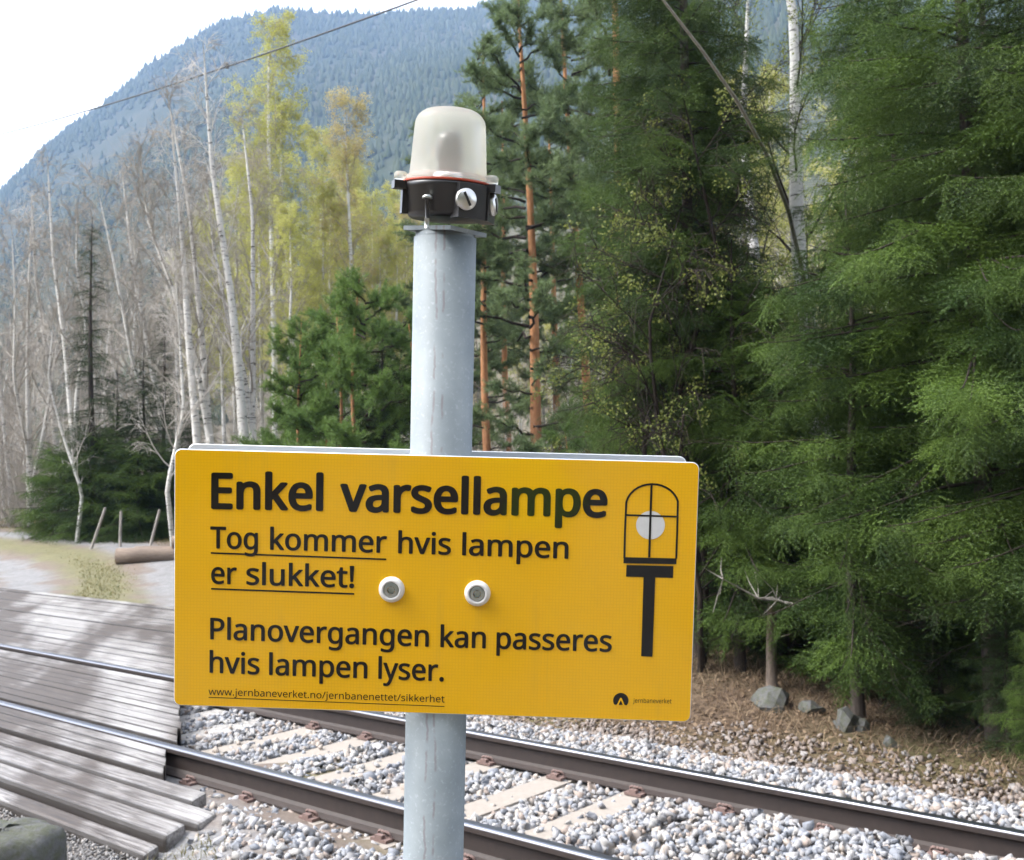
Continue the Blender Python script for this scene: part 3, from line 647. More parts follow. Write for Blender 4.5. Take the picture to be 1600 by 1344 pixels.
GLYPHS = json.loads(r'''{"!":[216,[[[137,298,131,161,115,161],[100,161,85,161,78,298],[72,435,65,573,94,573],[122,573,151,573,144,435]],[[58,24,58,43,58,63],[63,77,72,85,82,93],[94,97,107,97,121,97],[132,93,142,85,152,77],[157,63,157,43,157,24],[152,10,142,2,132,-7],[121,-11,107,-11,94,-11],[82,-7,72,2,63,10]]]],".":[215,[[[58,24,58,43,58,63],[63,77,72,85,82,93],[93,97,107,97,121,97],[132,93,142,85,152,77],[157,63,157,43,157,24],[152,10,142,2,132,-7],[121,-11,107,-11,93,-11],[82,-7,72,2,63,10]]]],"/":[298,[[[267,573,290,573,219,382],[148,191,77,0,54,0],[31,0,8,0,79,191],[150,382,221,573,244,573]]]],"E":[446,[[[398,21,398,0,291,0],[184,0,78,0,78,191],[78,382,78,573,184,573],[291,573,398,573,398,551],[398,530,398,509,315,509],[233,509,150,509,150,450],[150,390,150,330,228,330],[306,330,383,330,383,310],[383,289,383,268,306,268],[228,268,150,268,150,200],[150,132,150,63,233,63],[315,63,398,63,398,42]]]],"P":[485,[[[179,573,229,573,304,573],[359,558,393,528,427,499],[444,458,444,404,444,381],[440,358,433,336,425,315],[412,295,395,278,377,261],[353,248,324,238,295,228],[258,223,216,223,194,223],[172,223,150,223,150,149],[150,74,150,0,126,0],[102,0,78,0,78,191],[78,382,78,573,128,573]],[[274,511,223,511,199,511],[174,511,150,511,150,435],[150,360,150,285,169,285],[188,285,208,285,244,285],[274,289,298,296,322,304],[340,316,352,334,364,351],[370,373,370,401,370,438],[358,465,334,484,311,502]]]],"T":[446,[[[259,170,259,0,235,0],[211,0,187,0,187,170],[187,339,187,509,127,509],[68,509,8,509,8,530],[8,551,8,573,151,573],[294,573,437,573,437,551],[437,530,437,509,378,509],[318,509,259,509,259,339]]]],"a":[450,[[[203,437,231,437,283,437],[322,426,347,403,372,380],[385,343,385,293,385,195],[385,98,385,0,368,0],[351,0,334,0,329,20],[325,41,320,61,319,61],[318,61,317,61,304,45],[292,32,279,22,266,12],[251,4,234,-1,217,-6],[196,-8,172,-8,147,-8],[124,-3,103,6,82,15],[66,29,55,48,43,67],[37,91,37,119,37,162],[54,195,87,219,121,242],[173,254,243,257,267,257],[292,258,316,259,316,268],[316,276,316,285,316,321],[308,345,293,359,277,373],[255,380,227,380,204,380],[183,377,163,370,142,363],[123,356,106,347,99,365],[91,383,84,400,103,410],[125,419,151,426,176,433]],[[273,209,252,208,198,206],[161,197,141,182,120,167],[110,146,110,119,110,95],[117,77,132,66,147,55],[165,49,188,49,225,49],[255,59,279,79,303,99],[315,130,315,172,315,184],[315,197,315,210,294,209]]]],"b":[493,[[[139,511,139,461,139,443],[138,426,138,410,137,394],[136,382,135,373,136,373],[137,373,139,373,151,391],[168,406,189,419,211,431],[238,437,272,437,325,437],[368,418,401,381,433,344],[449,289,449,215,449,166],[442,125,427,91,412,58],[392,33,365,17,338,0],[307,-8,272,-8,238,-8],[211,-2,189,10,168,23],[151,37,139,55,137,55],[135,55,133,55,128,36],[123,18,119,0,102,0],[85,0,68,0,68,203],[68,406,68,609,92,609],[115,609,139,609,139,560]],[[299,379,260,379,229,379],[205,373,188,361,170,350],[157,332,150,308,142,285],[139,254,139,217,139,216],[139,215,139,214,139,161],[147,121,165,93,182,65],[214,51,261,51,300,51],[329,65,348,93,367,121],[376,162,376,216,376,270],[367,310,348,338,329,365]]]],"e":[452,[[[196,438,234,438,271,438],[303,430,329,414,356,398],[376,375,390,346,404,317],[411,283,411,244,411,230],[411,215,411,201,313,201],[215,201,117,201,118,153],[131,116,154,90,178,65],[211,52,254,52,281,52],[306,55,327,60,348,65],[370,72,392,82,392,61],[392,41,392,20,370,10],[349,3,327,-1,306,-6],[280,-8,251,-8,210,-8],[174,0,143,17,112,33],[88,58,70,91,53,124],[44,164,44,212,44,259],[52,299,68,333,84,366],[106,392,134,411,163,429]],[[257,380,233,380,200,380],[173,369,154,348,134,326],[122,296,119,257,192,257],[265,257,338,257,338,282],[334,303,326,322,319,340],[308,354,292,364,277,375]]]],"g":[493,[[[165,438,221,438,249,438],[274,433,297,422,320,411],[339,395,355,373,357,373],[358,373,359,373,362,392],[366,411,369,430,388,430],[406,430,425,430,425,284],[425,138,425,-7,425,-48],[418,-82,404,-109,390,-137],[369,-158,341,-172,312,-186],[276,-192,233,-192,202,-192],[173,-190,147,-186,121,-181],[98,-174,78,-165,78,-144],[78,-122,78,-100,98,-111],[122,-119,149,-125,176,-131],[206,-134,237,-134,273,-134],[302,-123,324,-101,345,-80],[355,-50,355,-13,355,-7],[355,-2,355,4,355,10],[356,20,356,32,357,44],[357,52,358,57,357,57],[356,57,354,57,339,35],[321,19,299,8,277,-3],[251,-8,221,-8,166,-8],[122,11,91,51,60,90],[44,144,44,214,44,283],[60,337,91,377,122,418]],[[259,379,230,379,206,379],[186,372,169,359,152,346],[139,328,130,303,121,279],[117,249,117,213,117,160],[127,120,146,92,166,64],[194,50,232,50,254,50],[272,53,288,58,303,64],[316,73,326,85,337,97],[344,112,349,131,354,149],[356,172,356,197,356,203],[356,209,356,214,356,253],[352,285,343,309,334,333],[320,350,302,362,283,373]]]],"h":[496,[[[139,490,139,431,139,420],[138,410,138,399,137,389],[136,379,135,370,136,370],[138,370,140,370,149,385],[160,398,174,407,188,417],[203,424,221,429,238,435],[255,437,273,437,308,437],[337,432,360,421,384,410],[401,393,413,370,425,347],[431,317,431,280,431,187],[431,93,431,0,407,0],[384,0,361,0,361,92],[361,183,361,275,361,310],[353,336,338,353,322,370],[298,379,265,379,233,379],[207,372,189,360,171,348],[158,331,150,308,143,284],[139,256,139,222,139,148],[139,74,139,0,115,0],[92,0,68,0,68,203],[68,406,68,609,92,609],[115,609,139,609,139,550]]]],"i":[207,[[[115,430,139,430,139,287],[139,143,139,0,115,0],[92,0,68,0,68,143],[68,287,68,430,92,430]],[[92,591,104,591,115,591],[124,587,133,580,141,573],[145,562,145,546,145,531],[141,520,133,512,124,505],[115,501,104,501,92,501],[83,505,75,512,67,520],[63,531,63,546,63,562],[67,573,75,580,83,587]]]],"j":[207,[[[46,-192,18,-192,4,-192],[-7,-192,-18,-190,-28,-188],[-37,-186,-44,-183,-44,-164],[-44,-145,-44,-126,-36,-128],[-28,-130,-19,-132,-11,-133],[-1,-134,9,-134,26,-134],[40,-129,51,-120,63,-111],[68,-93,68,-67,68,99],[68,264,68,430,92,430],[115,430,139,430,139,265],[139,101,139,-64,139,-91],[134,-114,126,-133,117,-152],[104,-167,87,-177,69,-187]],[[63,531,63,546,63,562],[67,573,75,580,83,587],[92,591,104,591,115,591],[124,587,133,580,141,573],[145,562,145,546,145,531],[141,520,133,512,124,505],[115,501,104,501,92,501],[83,505,75,512,67,520]]]],"k":[428,[[[138,397,138,291,138,283],[138,271,137,257,136,244],[135,231,135,221,136,221],[137,221,138,221,141,226],[146,232,152,240,159,248],[165,256,172,264,179,273],[184,279,189,285,235,333],[281,381,326,430,354,430],[381,430,409,430,351,369],[293,307,235,246,297,164],[359,82,421,0,393,0],[364,0,336,0,286,67],[237,134,187,200,171,186],[154,172,138,158,138,105],[138,53,138,0,115,0],[91,0,68,0,68,203],[68,406,68,609,91,609],[115,609,138,609,138,503]]]],"l":[207,[[[139,203,139,0,115,0],[92,0,68,0,68,203],[68,406,68,609,92,609],[115,609,139,609,139,406]]]],"m":[750,[[[512,438,540,438,588,438],[625,425,649,401,673,376],[685,335,685,280,685,187],[685,93,685,0,662,0],[638,0,615,0,615,92],[615,184,615,277,615,310],[608,336,594,353,580,370],[558,379,528,379,486,379],[456,366,438,342,420,318],[411,283,411,237,411,158],[411,79,411,0,388,0],[365,0,342,0,342,92],[342,184,342,277,342,299],[338,318,332,333,326,348],[316,360,303,367,290,375],[274,379,253,379,225,379],[202,372,185,360,169,348],[157,331,150,308,142,285],[139,257,139,223,139,149],[139,74,139,0,115,0],[92,0,68,0,68,143],[68,287,68,430,87,430],[106,430,125,430,129,410],[132,391,136,371,137,371],[138,371,140,371,149,386],[160,399,173,409,186,418],[200,426,217,431,233,435],[249,438,266,438,299,438],[327,432,349,420,371,408],[388,390,398,366,399,366],[400,366,402,366,416,390],[436,408,461,420,486,432]]]],"n":[496,[[[257,438,275,438,326,438],[365,425,391,401,418,376],[431,335,431,280,431,187],[431,93,431,0,407,0],[384,0,361,0,361,92],[361,183,361,275,361,310],[353,336,338,353,322,370],[298,379,265,379,217,379],[184,365,166,338,148,312],[139,273,139,223,139,149],[139,74,139,0,115,0],[92,0,68,0,68,143],[68,287,68,430,87,430],[106,430,125,430,129,410],[132,391,136,371,137,371],[138,371,140,371,149,386],[161,399,175,409,189,418],[205,426,222,431,239,435]]]],"o":[485,[[[442,263,442,216,442,180],[437,148,428,121,418,93],[405,70,388,51,370,31],[349,17,324,7,300,-3],[272,-8,241,-8,213,-8],[187,-3,163,7,139,17],[118,31,100,51,83,70],[69,93,59,121,49,148],[44,180,44,216,44,263],[52,304,68,336,84,369],[107,394,137,412,167,429],[203,438,244,438,283,438],[317,429,347,412,377,394],[400,369,417,336,433,304]],[[117,267,117,216,117,182],[121,153,130,128,139,103],[153,84,172,71,190,57],[214,51,243,51,272,51],[296,57,314,71,333,84],[347,103,356,128,364,153],[369,182,369,216,369,250],[364,279,355,303,346,327],[332,346,314,359,296,372],[272,379,242,379,198,379],[167,364,147,335,127,306]]]],"p":[493,[[[250,438,273,438,326,438],[368,419,401,383,433,346],[449,290,449,216,449,167],[442,126,427,93,412,59],[392,34,365,17,339,0],[308,-8,272,-8,250,-8],[230,-5,213,1,196,7],[182,14,170,24,158,33],[147,43,139,55,137,55],[136,55,134,55,135,45],[136,34,137,20,138,6],[139,-6,139,-16,139,-75],[139,-134,139,-192,115,-192],[92,-192,68,-192,68,15],[68,222,68,430,87,430],[107,430,126,430,129,410],[132,391,136,371,137,371],[138,371,139,371,147,384],[158,395,170,405,182,415],[196,423,213,429,230,435]],[[299,379,260,379,231,379],[208,373,190,362,172,351],[160,335,152,313,144,291],[139,263,139,229,139,225],[139,220,139,216,139,180],[142,150,150,126,157,101],[170,83,188,70,206,57],[230,51,261,51,288,51],[309,58,326,72,343,87],[355,106,364,131,372,156],[376,184,376,217,376,266],[367,305,348,334,329,364]]]],"r":[331,[[[249,438,269,438,277,438],[285,437,295,437,304,436],[312,435,319,433,316,411],[313,390,310,368,303,370],[296,371,287,372,279,373],[271,374,264,374,247,374],[231,370,217,363,202,356],[188,347,176,334,165,321],[155,306,149,289,142,271],[139,251,139,229,139,153],[139,76,139,0,115,0],[92,0,68,0,68,143],[68,287,68,430,87,430],[107,430,126,430,129,404],[131,377,134,351,135,351],[136,351,137,351,146,367],[157,382,170,395,183,408],[198,418,214,426,231,434]]]],"s":[384,[[[348,142,348,119,348,91],[341,68,327,49,313,30],[294,16,268,6,242,-3],[212,-8,176,-8,146,-8],[121,-6,99,-1,77,4],[58,11,42,19,42,41],[42,62,42,83,59,75],[80,67,104,60,128,53],[153,49,178,49,214,49],[240,55,256,66,272,78],[280,93,280,112,280,123],[277,133,271,141,265,150],[255,158,239,167,224,175],[202,185,174,196,146,206],[122,217,103,228,83,238],[68,251,57,266,46,281],[41,300,41,324,41,360],[56,388,85,408,115,428],[154,438,202,438,228,438],[253,435,275,430,298,425],[319,418,339,409,331,390],[323,372,315,353,297,360],[278,367,258,372,238,377],[218,380,197,380,168,380],[146,375,131,366,116,357],[108,344,108,328,108,316],[112,306,119,298,126,290],[137,282,154,274,170,266],[191,256,219,246,246,236],[269,226,289,215,308,204],[323,191,333,176,343,161]]]],"t":[289,[[[192,50,212,50,222,50],[233,51,245,53,256,54],[265,56,272,59,272,41],[272,23,272,5,264,1],[254,-2,240,-4,226,-7],[213,-8,200,-8,177,-8],[157,-4,138,4,119,11],[103,25,91,44,80,63],[74,90,74,125,74,209],[74,292,74,375,53,375],[33,375,13,375,13,387],[13,398,13,409,33,418],[54,428,75,437,84,468],[93,498,103,528,117,528],[130,528,144,528,144,496],[144,463,144,430,186,430],[227,430,269,430,269,412],[269,393,269,375,227,375],[186,375,144,375,144,292],[144,210,144,127,144,101],[151,81,163,69,176,56]]]],"u":[496,[[[404,430,427,430,427,287],[427,143,427,0,408,0],[389,0,370,0,366,19],[363,38,359,57,358,57],[357,57,356,57,347,42],[335,30,321,20,306,10],[291,3,273,-1,256,-6],[238,-8,220,-8,186,-8],[157,-3,134,8,110,19],[93,36,81,59,69,82],[63,112,63,148,63,242],[63,336,63,430,87,430],[111,430,135,430,135,338],[135,245,135,153,135,119],[142,93,158,76,173,59],[198,51,230,51,262,51],[287,57,306,69,324,81],[337,98,345,121,353,145],[357,173,357,206,357,281],[357,355,357,430,380,430]]]],"v":[407,[[[190,0,163,0,109,143],[54,287,0,430,25,430],[50,430,75,430,106,345],[136,261,167,176,171,165],[176,152,180,137,185,123],[190,109,193,96,197,83],[200,72,201,63,202,63],[203,63,204,63,207,72],[210,83,214,96,218,110],[222,123,227,138,232,152],[237,165,241,176,271,261],[302,345,332,430,357,430],[382,430,407,430,353,287],[298,143,244,0,217,0]]]],"w":[630,[[[370,162,346,243,342,254],[339,265,336,276,333,287],[330,298,328,308,325,317],[323,327,321,335,319,344],[317,351,316,357,315,357],[314,357,313,357,312,351],[310,344,308,335,306,327],[304,317,302,307,300,297],[297,286,294,275,291,265],[288,253,284,242,258,162],[233,81,207,1,180,1],[153,1,127,1,87,144],[48,287,9,431,33,431],[57,431,82,431,102,354],[121,278,141,201,145,186],[149,170,153,154,157,139],[160,124,163,109,166,95],[168,83,169,73,170,73],[171,73,172,73,174,79],[176,87,178,97,180,107],[182,117,185,128,187,138],[190,149,193,160,196,170],[199,180,201,188,227,269],[252,350,277,431,303,431],[329,431,354,431,379,350],[404,269,428,188,432,176],[436,163,440,149,444,135],[447,122,451,109,454,96],[456,84,457,74,458,74],[459,74,460,74,461,83],[463,94,466,108,469,121],[473,136,477,153,481,169],[485,185,489,201,509,278],[529,354,549,431,573,431],[597,431,621,431,582,287],[542,144,502,1,474,1],[447,1,419,1,395,82]]]],"y":[409,[[[59,286,1,430,26,430],[51,430,76,430,107,348],[138,267,169,185,175,171],[179,157,184,144,189,130],[193,117,196,105,200,92],[203,80,205,68,206,68],[207,68,209,68,212,82],[217,99,224,121,231,142],[238,164,245,186,275,267],[304,349,333,430,358,430],[384,430,409,430,347,267],[285,104,224,-59,214,-86],[202,-109,188,-130,174,-150],[158,-165,138,-176,119,-187],[95,-192,67,-192,55,-192],[43,-192,34,-190,24,-189],[16,-188,9,-186,9,-167],[9,-149,9,-130,15,-131],[22,-132,30,-133,38,-134],[47,-135,56,-135,73,-135],[87,-132,99,-126,111,-119],[121,-111,130,-99,138,-88],[146,-74,152,-59,159,-40],[167,-21,174,-2,116,142]]]]}''')
def glyph_mesh(text, weight, track=0):
    """outline letters -> flat triangles (x, z), width"""
    cu = bpy.data.curves.new('lettering', 'CURVE'); cu.dimensions = '2D'; cu.fill_mode = 'BOTH'; cu.resolution_u = 5
    x = 0.0
    for ch in text:
        adv, spl = GLYPHS[ch]
        for pts in spl:
            s = cu.splines.new('BEZIER'); s.bezier_points.add(len(pts) - 1); s.use_cyclic_u = True
            for q, p in zip(s.bezier_points, pts):
                q.handle_left_type = q.handle_right_type = 'FREE'
                q.handle_left = (x + p[0] / 1000, p[1] / 1000, 0); q.co = (x + p[2] / 1000, p[3] / 1000, 0); q.handle_right = (x + p[4] / 1000, p[5] / 1000, 0)
        x += adv / 1000 + track
    ob = bpy.data.objects.new('lettering', cu); COL.objects.link(ob)
    dg = bpy.context.evaluated_depsgraph_get(); me = bpy.data.meshes.new_from_object(ob.evaluated_get(dg))
    V = np.array([v.co[:2] for v in me.vertices]); F = [tuple(p.vertices) for p in me.polygons]
    bpy.data.objects.remove(ob); bpy.data.curves.remove(cu); bpy.data.meshes.remove(me)
    if weight > 0:                                     # heavier strokes: a few layers of ink, each shifted a little
        sh = [(0, 0)] + [(weight * 1.15 * cos(a), weight * 0.8 * sin(a)) for a in np.arange(8) * PI / 4]
        n = len(V); F = [tuple(i + n * k for i in f) for k in range(len(sh)) for f in F]
        V = np.concatenate([V + np.array(s_) for s_ in sh])
        lay = np.repeat(np.arange(len(sh)) * 0.00003, n)
    else: lay = np.zeros(len(V))
    return V, F, lay
INK_Y = -0.0004
def write(line, weight, cap, name='lettering', mat=None):
    """line: [(text, (x0, y0), (x1, y1))] baselines in the photo; cap: capital height in photo pixels"""
    g = Geo()
    for text, p0, p1 in line:
        V, F, lay = glyph_mesh(text, weight)
        a = loc(*p0); b = loc(*p1); dx = b - a; Ln = np.hypot(*dx); dx = dx / Ln; dz = np.array([-dx[1], dx[0]])
        dz = np.array([0.0, 1.0])
        mn, mx = V[:, 0].min(), V[:, 0].max(); k = Ln / (mx - mn)
        kz = (loc(p0[0], p0[1] - cap)[1] - a[1]) / 0.573
        P = a + (V[:, :1] - mn) * k * dx + V[:, 1:2] * kz * dz
        P3 = np.insert(P, 1, INK_Y - lay, 1)
        for n in set(map(len, F)): g.add(P3, np.array([f for f in F if len(f) == n]))
    return g.obj(name, [mat or M_INK], sign)
def bar(g, pts, w, m=0, y=INK_Y):
    """flat stroke through photo points, width in photo pixels"""
    P = np.array([loc(*p) for p in pts]); w = w * 1.31 / FOC
    T = np.gradient(P, axis=0); T /= np.linalg.norm(T, axis=1)[:, None]; N = np.stack([-T[:, 1], T[:, 0]], 1)
    L = np.insert(P + N * w / 2, 1, y, 1); R = np.insert(P - N * w / 2, 1, y, 1); n = len(P); i = np.arange(n - 1)
    g.add(np.concatenate([L, R]), np.stack([i, i + 1, n + i + 1, n + i], 1), m)
def quad(g, pts, m=0, y=INK_Y):
    g.add(np.insert(np.array([loc(*p) for p in pts]), 1, y, 1), np.arange(len(pts))[None], m)
write([('Enkel', (330, 793.6), (505, 797)), ('varsellampe', (531, 797.6), (948.5, 807.3))], 0.024, 53.5)
write([('Tog', (328.5, 856.2), (403, 858)), ('kommer', (422, 858.4), (604.5, 863.5)), ('hvis', (622, 864), (704.5, 866.5)), ('lampen', (722, 867), (888, 872.5))], 0.014, 33)
write([('er', (330, 911.5), (370, 912.5)), ('slukket!', (385, 913), (553.5, 918))], 0.014, 33)
write([('Planovergangen', (328.5, 998.3), (670, 1010)), ('kan', (688, 1010.5), (759, 1012.5)), ('passeres', (775.5, 1013), (955.5, 1018))], 0.014, 32.5)
write([('hvis', (327.5, 1050.5), (405.5, 1053.5)), ('lampen', (420.5, 1054), (574, 1059.5)), ('lyser.', (591, 1060), (693.5, 1064))], 0.014, 32.5)
write([('www.jernbaneverket.no/jernbanenettet/sikkerhet', (326, 1085.5), (694.5, 1097.5))], 0.0, 10.5, 'web_address')
write([('jernbaneverket', (989, 1098), (1049, 1099))], 0.0, 7.0, 'small_lettering')
g = Geo(); bar(g, [(329.4, 864), (603.5, 874)], 2.6); bar(g, [(330, 920), (553.5, 928)], 2.6); bar(g, [(326, 1089.5), (694.5, 1103.8)], 1.1)
g.obj('underline', [M_INK], sign)
# pictogram of the lamp
g = Geo()
arc = [(975.5, 872), (976.5, 830), (978.5, 786)]
for a in np.linspace(PI - 0.25, 0.25, 15): arc.append((1019 + 40.5 * cos(a) * 1.02, 786 + 6 - 35.5 * sin(a) - 2 * (cos(a) > 0) * 0))
arc += [(1059, 788), (1058, 832), (1056.5, 873)]
bar(g, arc, 3.1); bar(g, [(1018, 755), (1016, 815), (1014.3, 871)], 3.4, 0, INK_Y * 1.9); bar(g, [(978.5, 804.8), (1058.5, 807.3)], 2.8, 0, INK_Y * 1.7)
quad(g, [(974, 880), (974.5, 870.5), (1057, 872.5), (1056.5, 881.5)], 0, INK_Y * 2.1)
quad(g, [(978, 901), (979, 882.8), (1052, 884.6), (1051.5, 903)])
quad(g, [(1001.8, 1025.2), (1005.5, 900.5), (1023.8, 901), (1019.3, 1026)], 0, INK_Y * 1.5)
g.obj('lamp_pictogram', [M_INK], sign)
g = Geo(); c0 = loc(1016.3, 820.6); a = np.arange(40) * 2 * PI / 40; R_ = 22.2 * 1.31 / FOC
g.add(np.stack([c0[0] + R_ * np.cos(a), 0 * a + INK_Y, c0[1] + R_ * np.sin(a)], 1), np.arange(40)[None]); g.obj('white_lamp_disc', [M_WHITEP], sign)
# round black emblem with pale track mark
g = Geo(); c0 = loc(970, 1094.5); R_ = 12 * 1.31 / FOC
a = np.linspace(-0.55 * PI / 2 + 0.25, PI + 0.55 * PI / 2 - 0.25, 40)
g.add(np.stack([c0[0] + R_ * np.cos(a), 0 * a + INK_Y, c0[1] + R_ * np.sin(a)], 1), np.arange(len(a))[None])
def q2(pts, y, m): g.add(np.array([(c0[0] + x * R_, y, c0[1] + z * R_) for x, z in pts]), np.arange(len(pts))[None], m)
q2([(-0.52, -0.60), (-0.10, 0.36), (0.10, 0.36), (0.52, -0.60), (0.28, -0.60), (0.0, 0.10), (-0.28, -0.60)][::1][:3] + [(0.02, 0.12), (-0.28, -0.60)], INK_Y * 1.6, 1)
q2([(-0.02, 0.12), (0.10, 0.36), (0.52, -0.60), (0.28, -0.60)], INK_Y * 1.7, 1)
q2([(-0.75, -0.62), (-0.75, -0.80), (0.75, -0.80), (0.75, -0.62)], INK_Y * 1.8, 1)
g.obj('emblem', [M_INK, M_YEL], sign)
# two bolts with white washers
RX = np.array([[1, 0, 0], [0, 0, -1], [0, 1, 0.0]])        # lathe axis z -> -y (towards the camera)
wg = Geo(); wg.lathe([(0.0158, 0), (0.0155, 0.002), (0.0125, 0.0055), (0.0098, 0.0062), (0.0092, 0.003)], 40, 0, R=RX, caps=False)
wm = wg.mesh('washer', [M_NYLON])
bg = Geo(); bg.lathe([(0.0090, 0.0), (0.0090, 0.0048), (0.0083, 0.0056), (0.0048, 0.0056)], 32, 0, R=RX, caps=False)
a6 = 6; bg.lathe([(0.0048, 0.0056), (0.0044, 0.0022), (0.0001, 0.0018)], 6, 0, R=RX, caps=False, sm=False)
bm_ = bg.mesh('bolt', [M_ZINC])
for p in ((612, 921), (746, 927)):
    q = loc(*p); w = put('washer', wm, sign); w.location = (q[0], 0, q[1]); b = put('bolt', bm_, sign); b.location = (q[0], 0, q[1])

# lamp: tilt plate, black body, red gasket, frosted dome with lamp bulb
S = 1.353 / FOC                                            # metres per photo pixel at the post axis
zf = loc(700, 289.5, AXY)[1]                                 # underside of the dome flange
xl = loc(699.5, 286, AXY)[0]
zp = loc(699, 362, AXY)[1]
TL = np.array([[cos(0.03), 0, sin(0.03)], [0, 1, 0], [-sin(0.03), 0, cos(0.03)]])      # lamp leans a little to the right
rz = radians(-33); RZ = np.array([[cos(rz), -sin(rz), 0], [sin(rz), cos(rz), 0], [0, 0, 1]])
plate = Geo(); Rt = np.array([[cos(0.05), 0, sin(0.05)], [0, 1, 0], [-sin(0.05), 0, cos(0.05)]])
plate.box((AXX, AXY, zp), (0.072, 0.072, 0.005), 0, Rt @ RZ)
plate.lathe([(0.036, -0.014), (0.036, 0.0)], 40, 0, (AXX, AXY, zp - 0.001))
plate.obj('top_plate', [M_POST], post)
C_ = (xl, AXY, zf)
hb = 57 * S; rb = 70 * S
body = Geo()
body.lathe([(0.030, -hb + 0.002), (0.0465, -hb + 0.0025), (0.0515, -hb + 0.008), (0.0545, -0.010), (0.0565, -0.008), (0.0565, -0.001), (0.040, -0.001)], 64, 0, C_, TL)
lugs = [radians(x) for x in (-158, -22, 80)]
for a in lugs:
    d = np.array([cos(a), sin(a), 0])
    body.box(np.array(C_) + TL @ (d * 0.060 + np.array([0, 0, -0.006])), (0.022, 0.016, 0.010), 0, TL @ np.array([[cos(a), -sin(a), 0], [sin(a), cos(a), 0], [0, 0, 1]]))
    body.box(np.array(C_) + TL @ (d * 0.0555 + np.array([0, 0, -0.024])), (0.008, 0.010, 0.034), 0, TL @ np.array([[cos(a), -sin(a), 0], [sin(a), cos(a), 0], [0, 0, 1]]))
for a in (radians(-52), radians(-10)):                      # flat bosses that carry the glands
    d = np.array([cos(a), sin(a), 0]); Ra = TL @ np.array([[cos(a), -sin(a), 0], [sin(a), cos(a), 0], [0, 0, 1]])
    body.box(np.array(C_) + TL @ (d * 0.050 + np.array([0, 0, -0.025])), (0.018, 0.040, 0.042), 0, Ra)
lb = body.obj('lamp_body', [M_BLACK], post)
for a in (radians(-62), radians(-12)):
    d = np.array([cos(a), sin(a), 0])
    Ra = TL @ np.array([[cos(a), -sin(a), 0], [sin(a), cos(a), 0], [0, 0, 1]]) @ np.array([[0, 0, 1], [0, 1, 0], [-1, 0, 0.0]])
    gl = Geo(); gl.lathe([(0.0135, 0), (0.0135, 0.004), (0.0122, 0.0062), (0.0002, 0.0068)], 40, 0, np.array(C_) + TL @ (d * 0.0585 + np.array([0, 0, -0.024])), Ra)
    gl.box(np.array(C_) + TL @ (d * 0.0655 + np.array([0, 0, -0.024])), (0.001, 0.003, 0.018), 1, TL @ np.array([[cos(a), -sin(a), 0], [sin(a), cos(a), 0], [0, 0, 1]]) @ np.array([[1, 0, 0], [0, cos(.5), -sin(.5)], [0, sin(.5), cos(.5)]]))
    gl.obj('cable_gland', [M_SILVER, M_BLACK], lb)
a = radians(-108); d = np.array([cos(a), sin(a), 0])
st = Geo(); p0 = np.array(C_) + TL @ (d * 0.0600 + np.array([0, 0, -0.026])); st.tube([p0, p0 + np.array([0, 0, -0.014]), p0 + np.array([0, 0, -0.036])], [0.0030, 0.0024, 0.0024], 10, 1); st.tube([p0 + np.array([0, 0, -0.024]), p0 + np.array([0, 0, -0.036])], 0.0031, 10)
st.lathe([(0.0066, 0), (0.006, 0.003), (0.003, 0.0048), (0.0003, 0.0052)], 24, 0, p0)
st.obj('fixing_screw', [M_ZINC, M_BLACK], lb)
gk = Geo(); gk.lathe([(0.044, -0.0015), (0.0572, -0.0015), (0.0572, 0.0015), (0.044, 0.0015)], 64, 0, C_, TL); gk.obj('gasket', [M_RED], lb)
t = NT('frosted_dome'); g1 = t.n('ShaderNodeBsdfRefraction'); g1.inputs['Roughness'].default_value = 0.07; g1.inputs['IOR'].default_value = 1.03; g1.inputs['Color'].default_value = (0.95, 0.95, 0.92, 1)
t2 = t.n('ShaderNodeBsdfTranslucent'); t2.inputs[0].default_value = (0.72, 0.71, 0.65, 1)
d2 = t.n('ShaderNodeBsdfPrincipled'); d2.inputs['Base Color'].default_value = (0.80, 0.79, 0.74, 1); d2.inputs['Roughness'].default_value = 0.28
m1 = t.n('ShaderNodeMixShader'); m1.inputs[0].default_value = 0.26; t.l(g1.outputs[0], m1.inputs[1]); t.l(t2.outputs[0], m1.inputs[2])
m2 = t.n('ShaderNodeMixShader'); m2.inputs[0].default_value = 0.12; t.l(m1.outputs[0], m2.inputs[1]); t.l(d2.outputs[0], m2.inputs[2]); t.l(m2.outputs[0], t.out.inputs['Surface'])
M_DOME = t.m
hd = 118 * S
dm = Geo()
pr = [(0.0578, 0.0018), (0.0578, 0.0055), (0.0515, 0.0085), (0.0492, 0.012), (0.0478, 0.030), (0.0455, 0.068)]
for q in np.linspace(0.12, 1, 9): pr.append((0.0452 - 0.0205 * (1 - cos(q * PI / 2)) - 0.0 , 0.072 + (hd - 0.072 - 0.001) * sin(q * PI / 2)))
pr += [(0.012, hd + 0.0006), (0.0002, hd + 0.001)]
dm.lathe(pr, 72, 0, C_, TL, caps=False)
for a in lugs:
    dd = np.array([cos(a), sin(a), 0]); Ra = TL @ np.array([[cos(a), -sin(a), 0], [sin(a), cos(a), 0], [0, 0, 1]])
    dm.lathe([(0.0085, 0.0), (0.0085, 0.007), (0.006, 0.0095), (0.0002, 0.010)], 24, 0, np.array(C_) + TL @ (dd * 0.0615 + np.array([0, 0, 0.001])), Ra)
dm.obj('lamp_dome', [M_DOME], post)
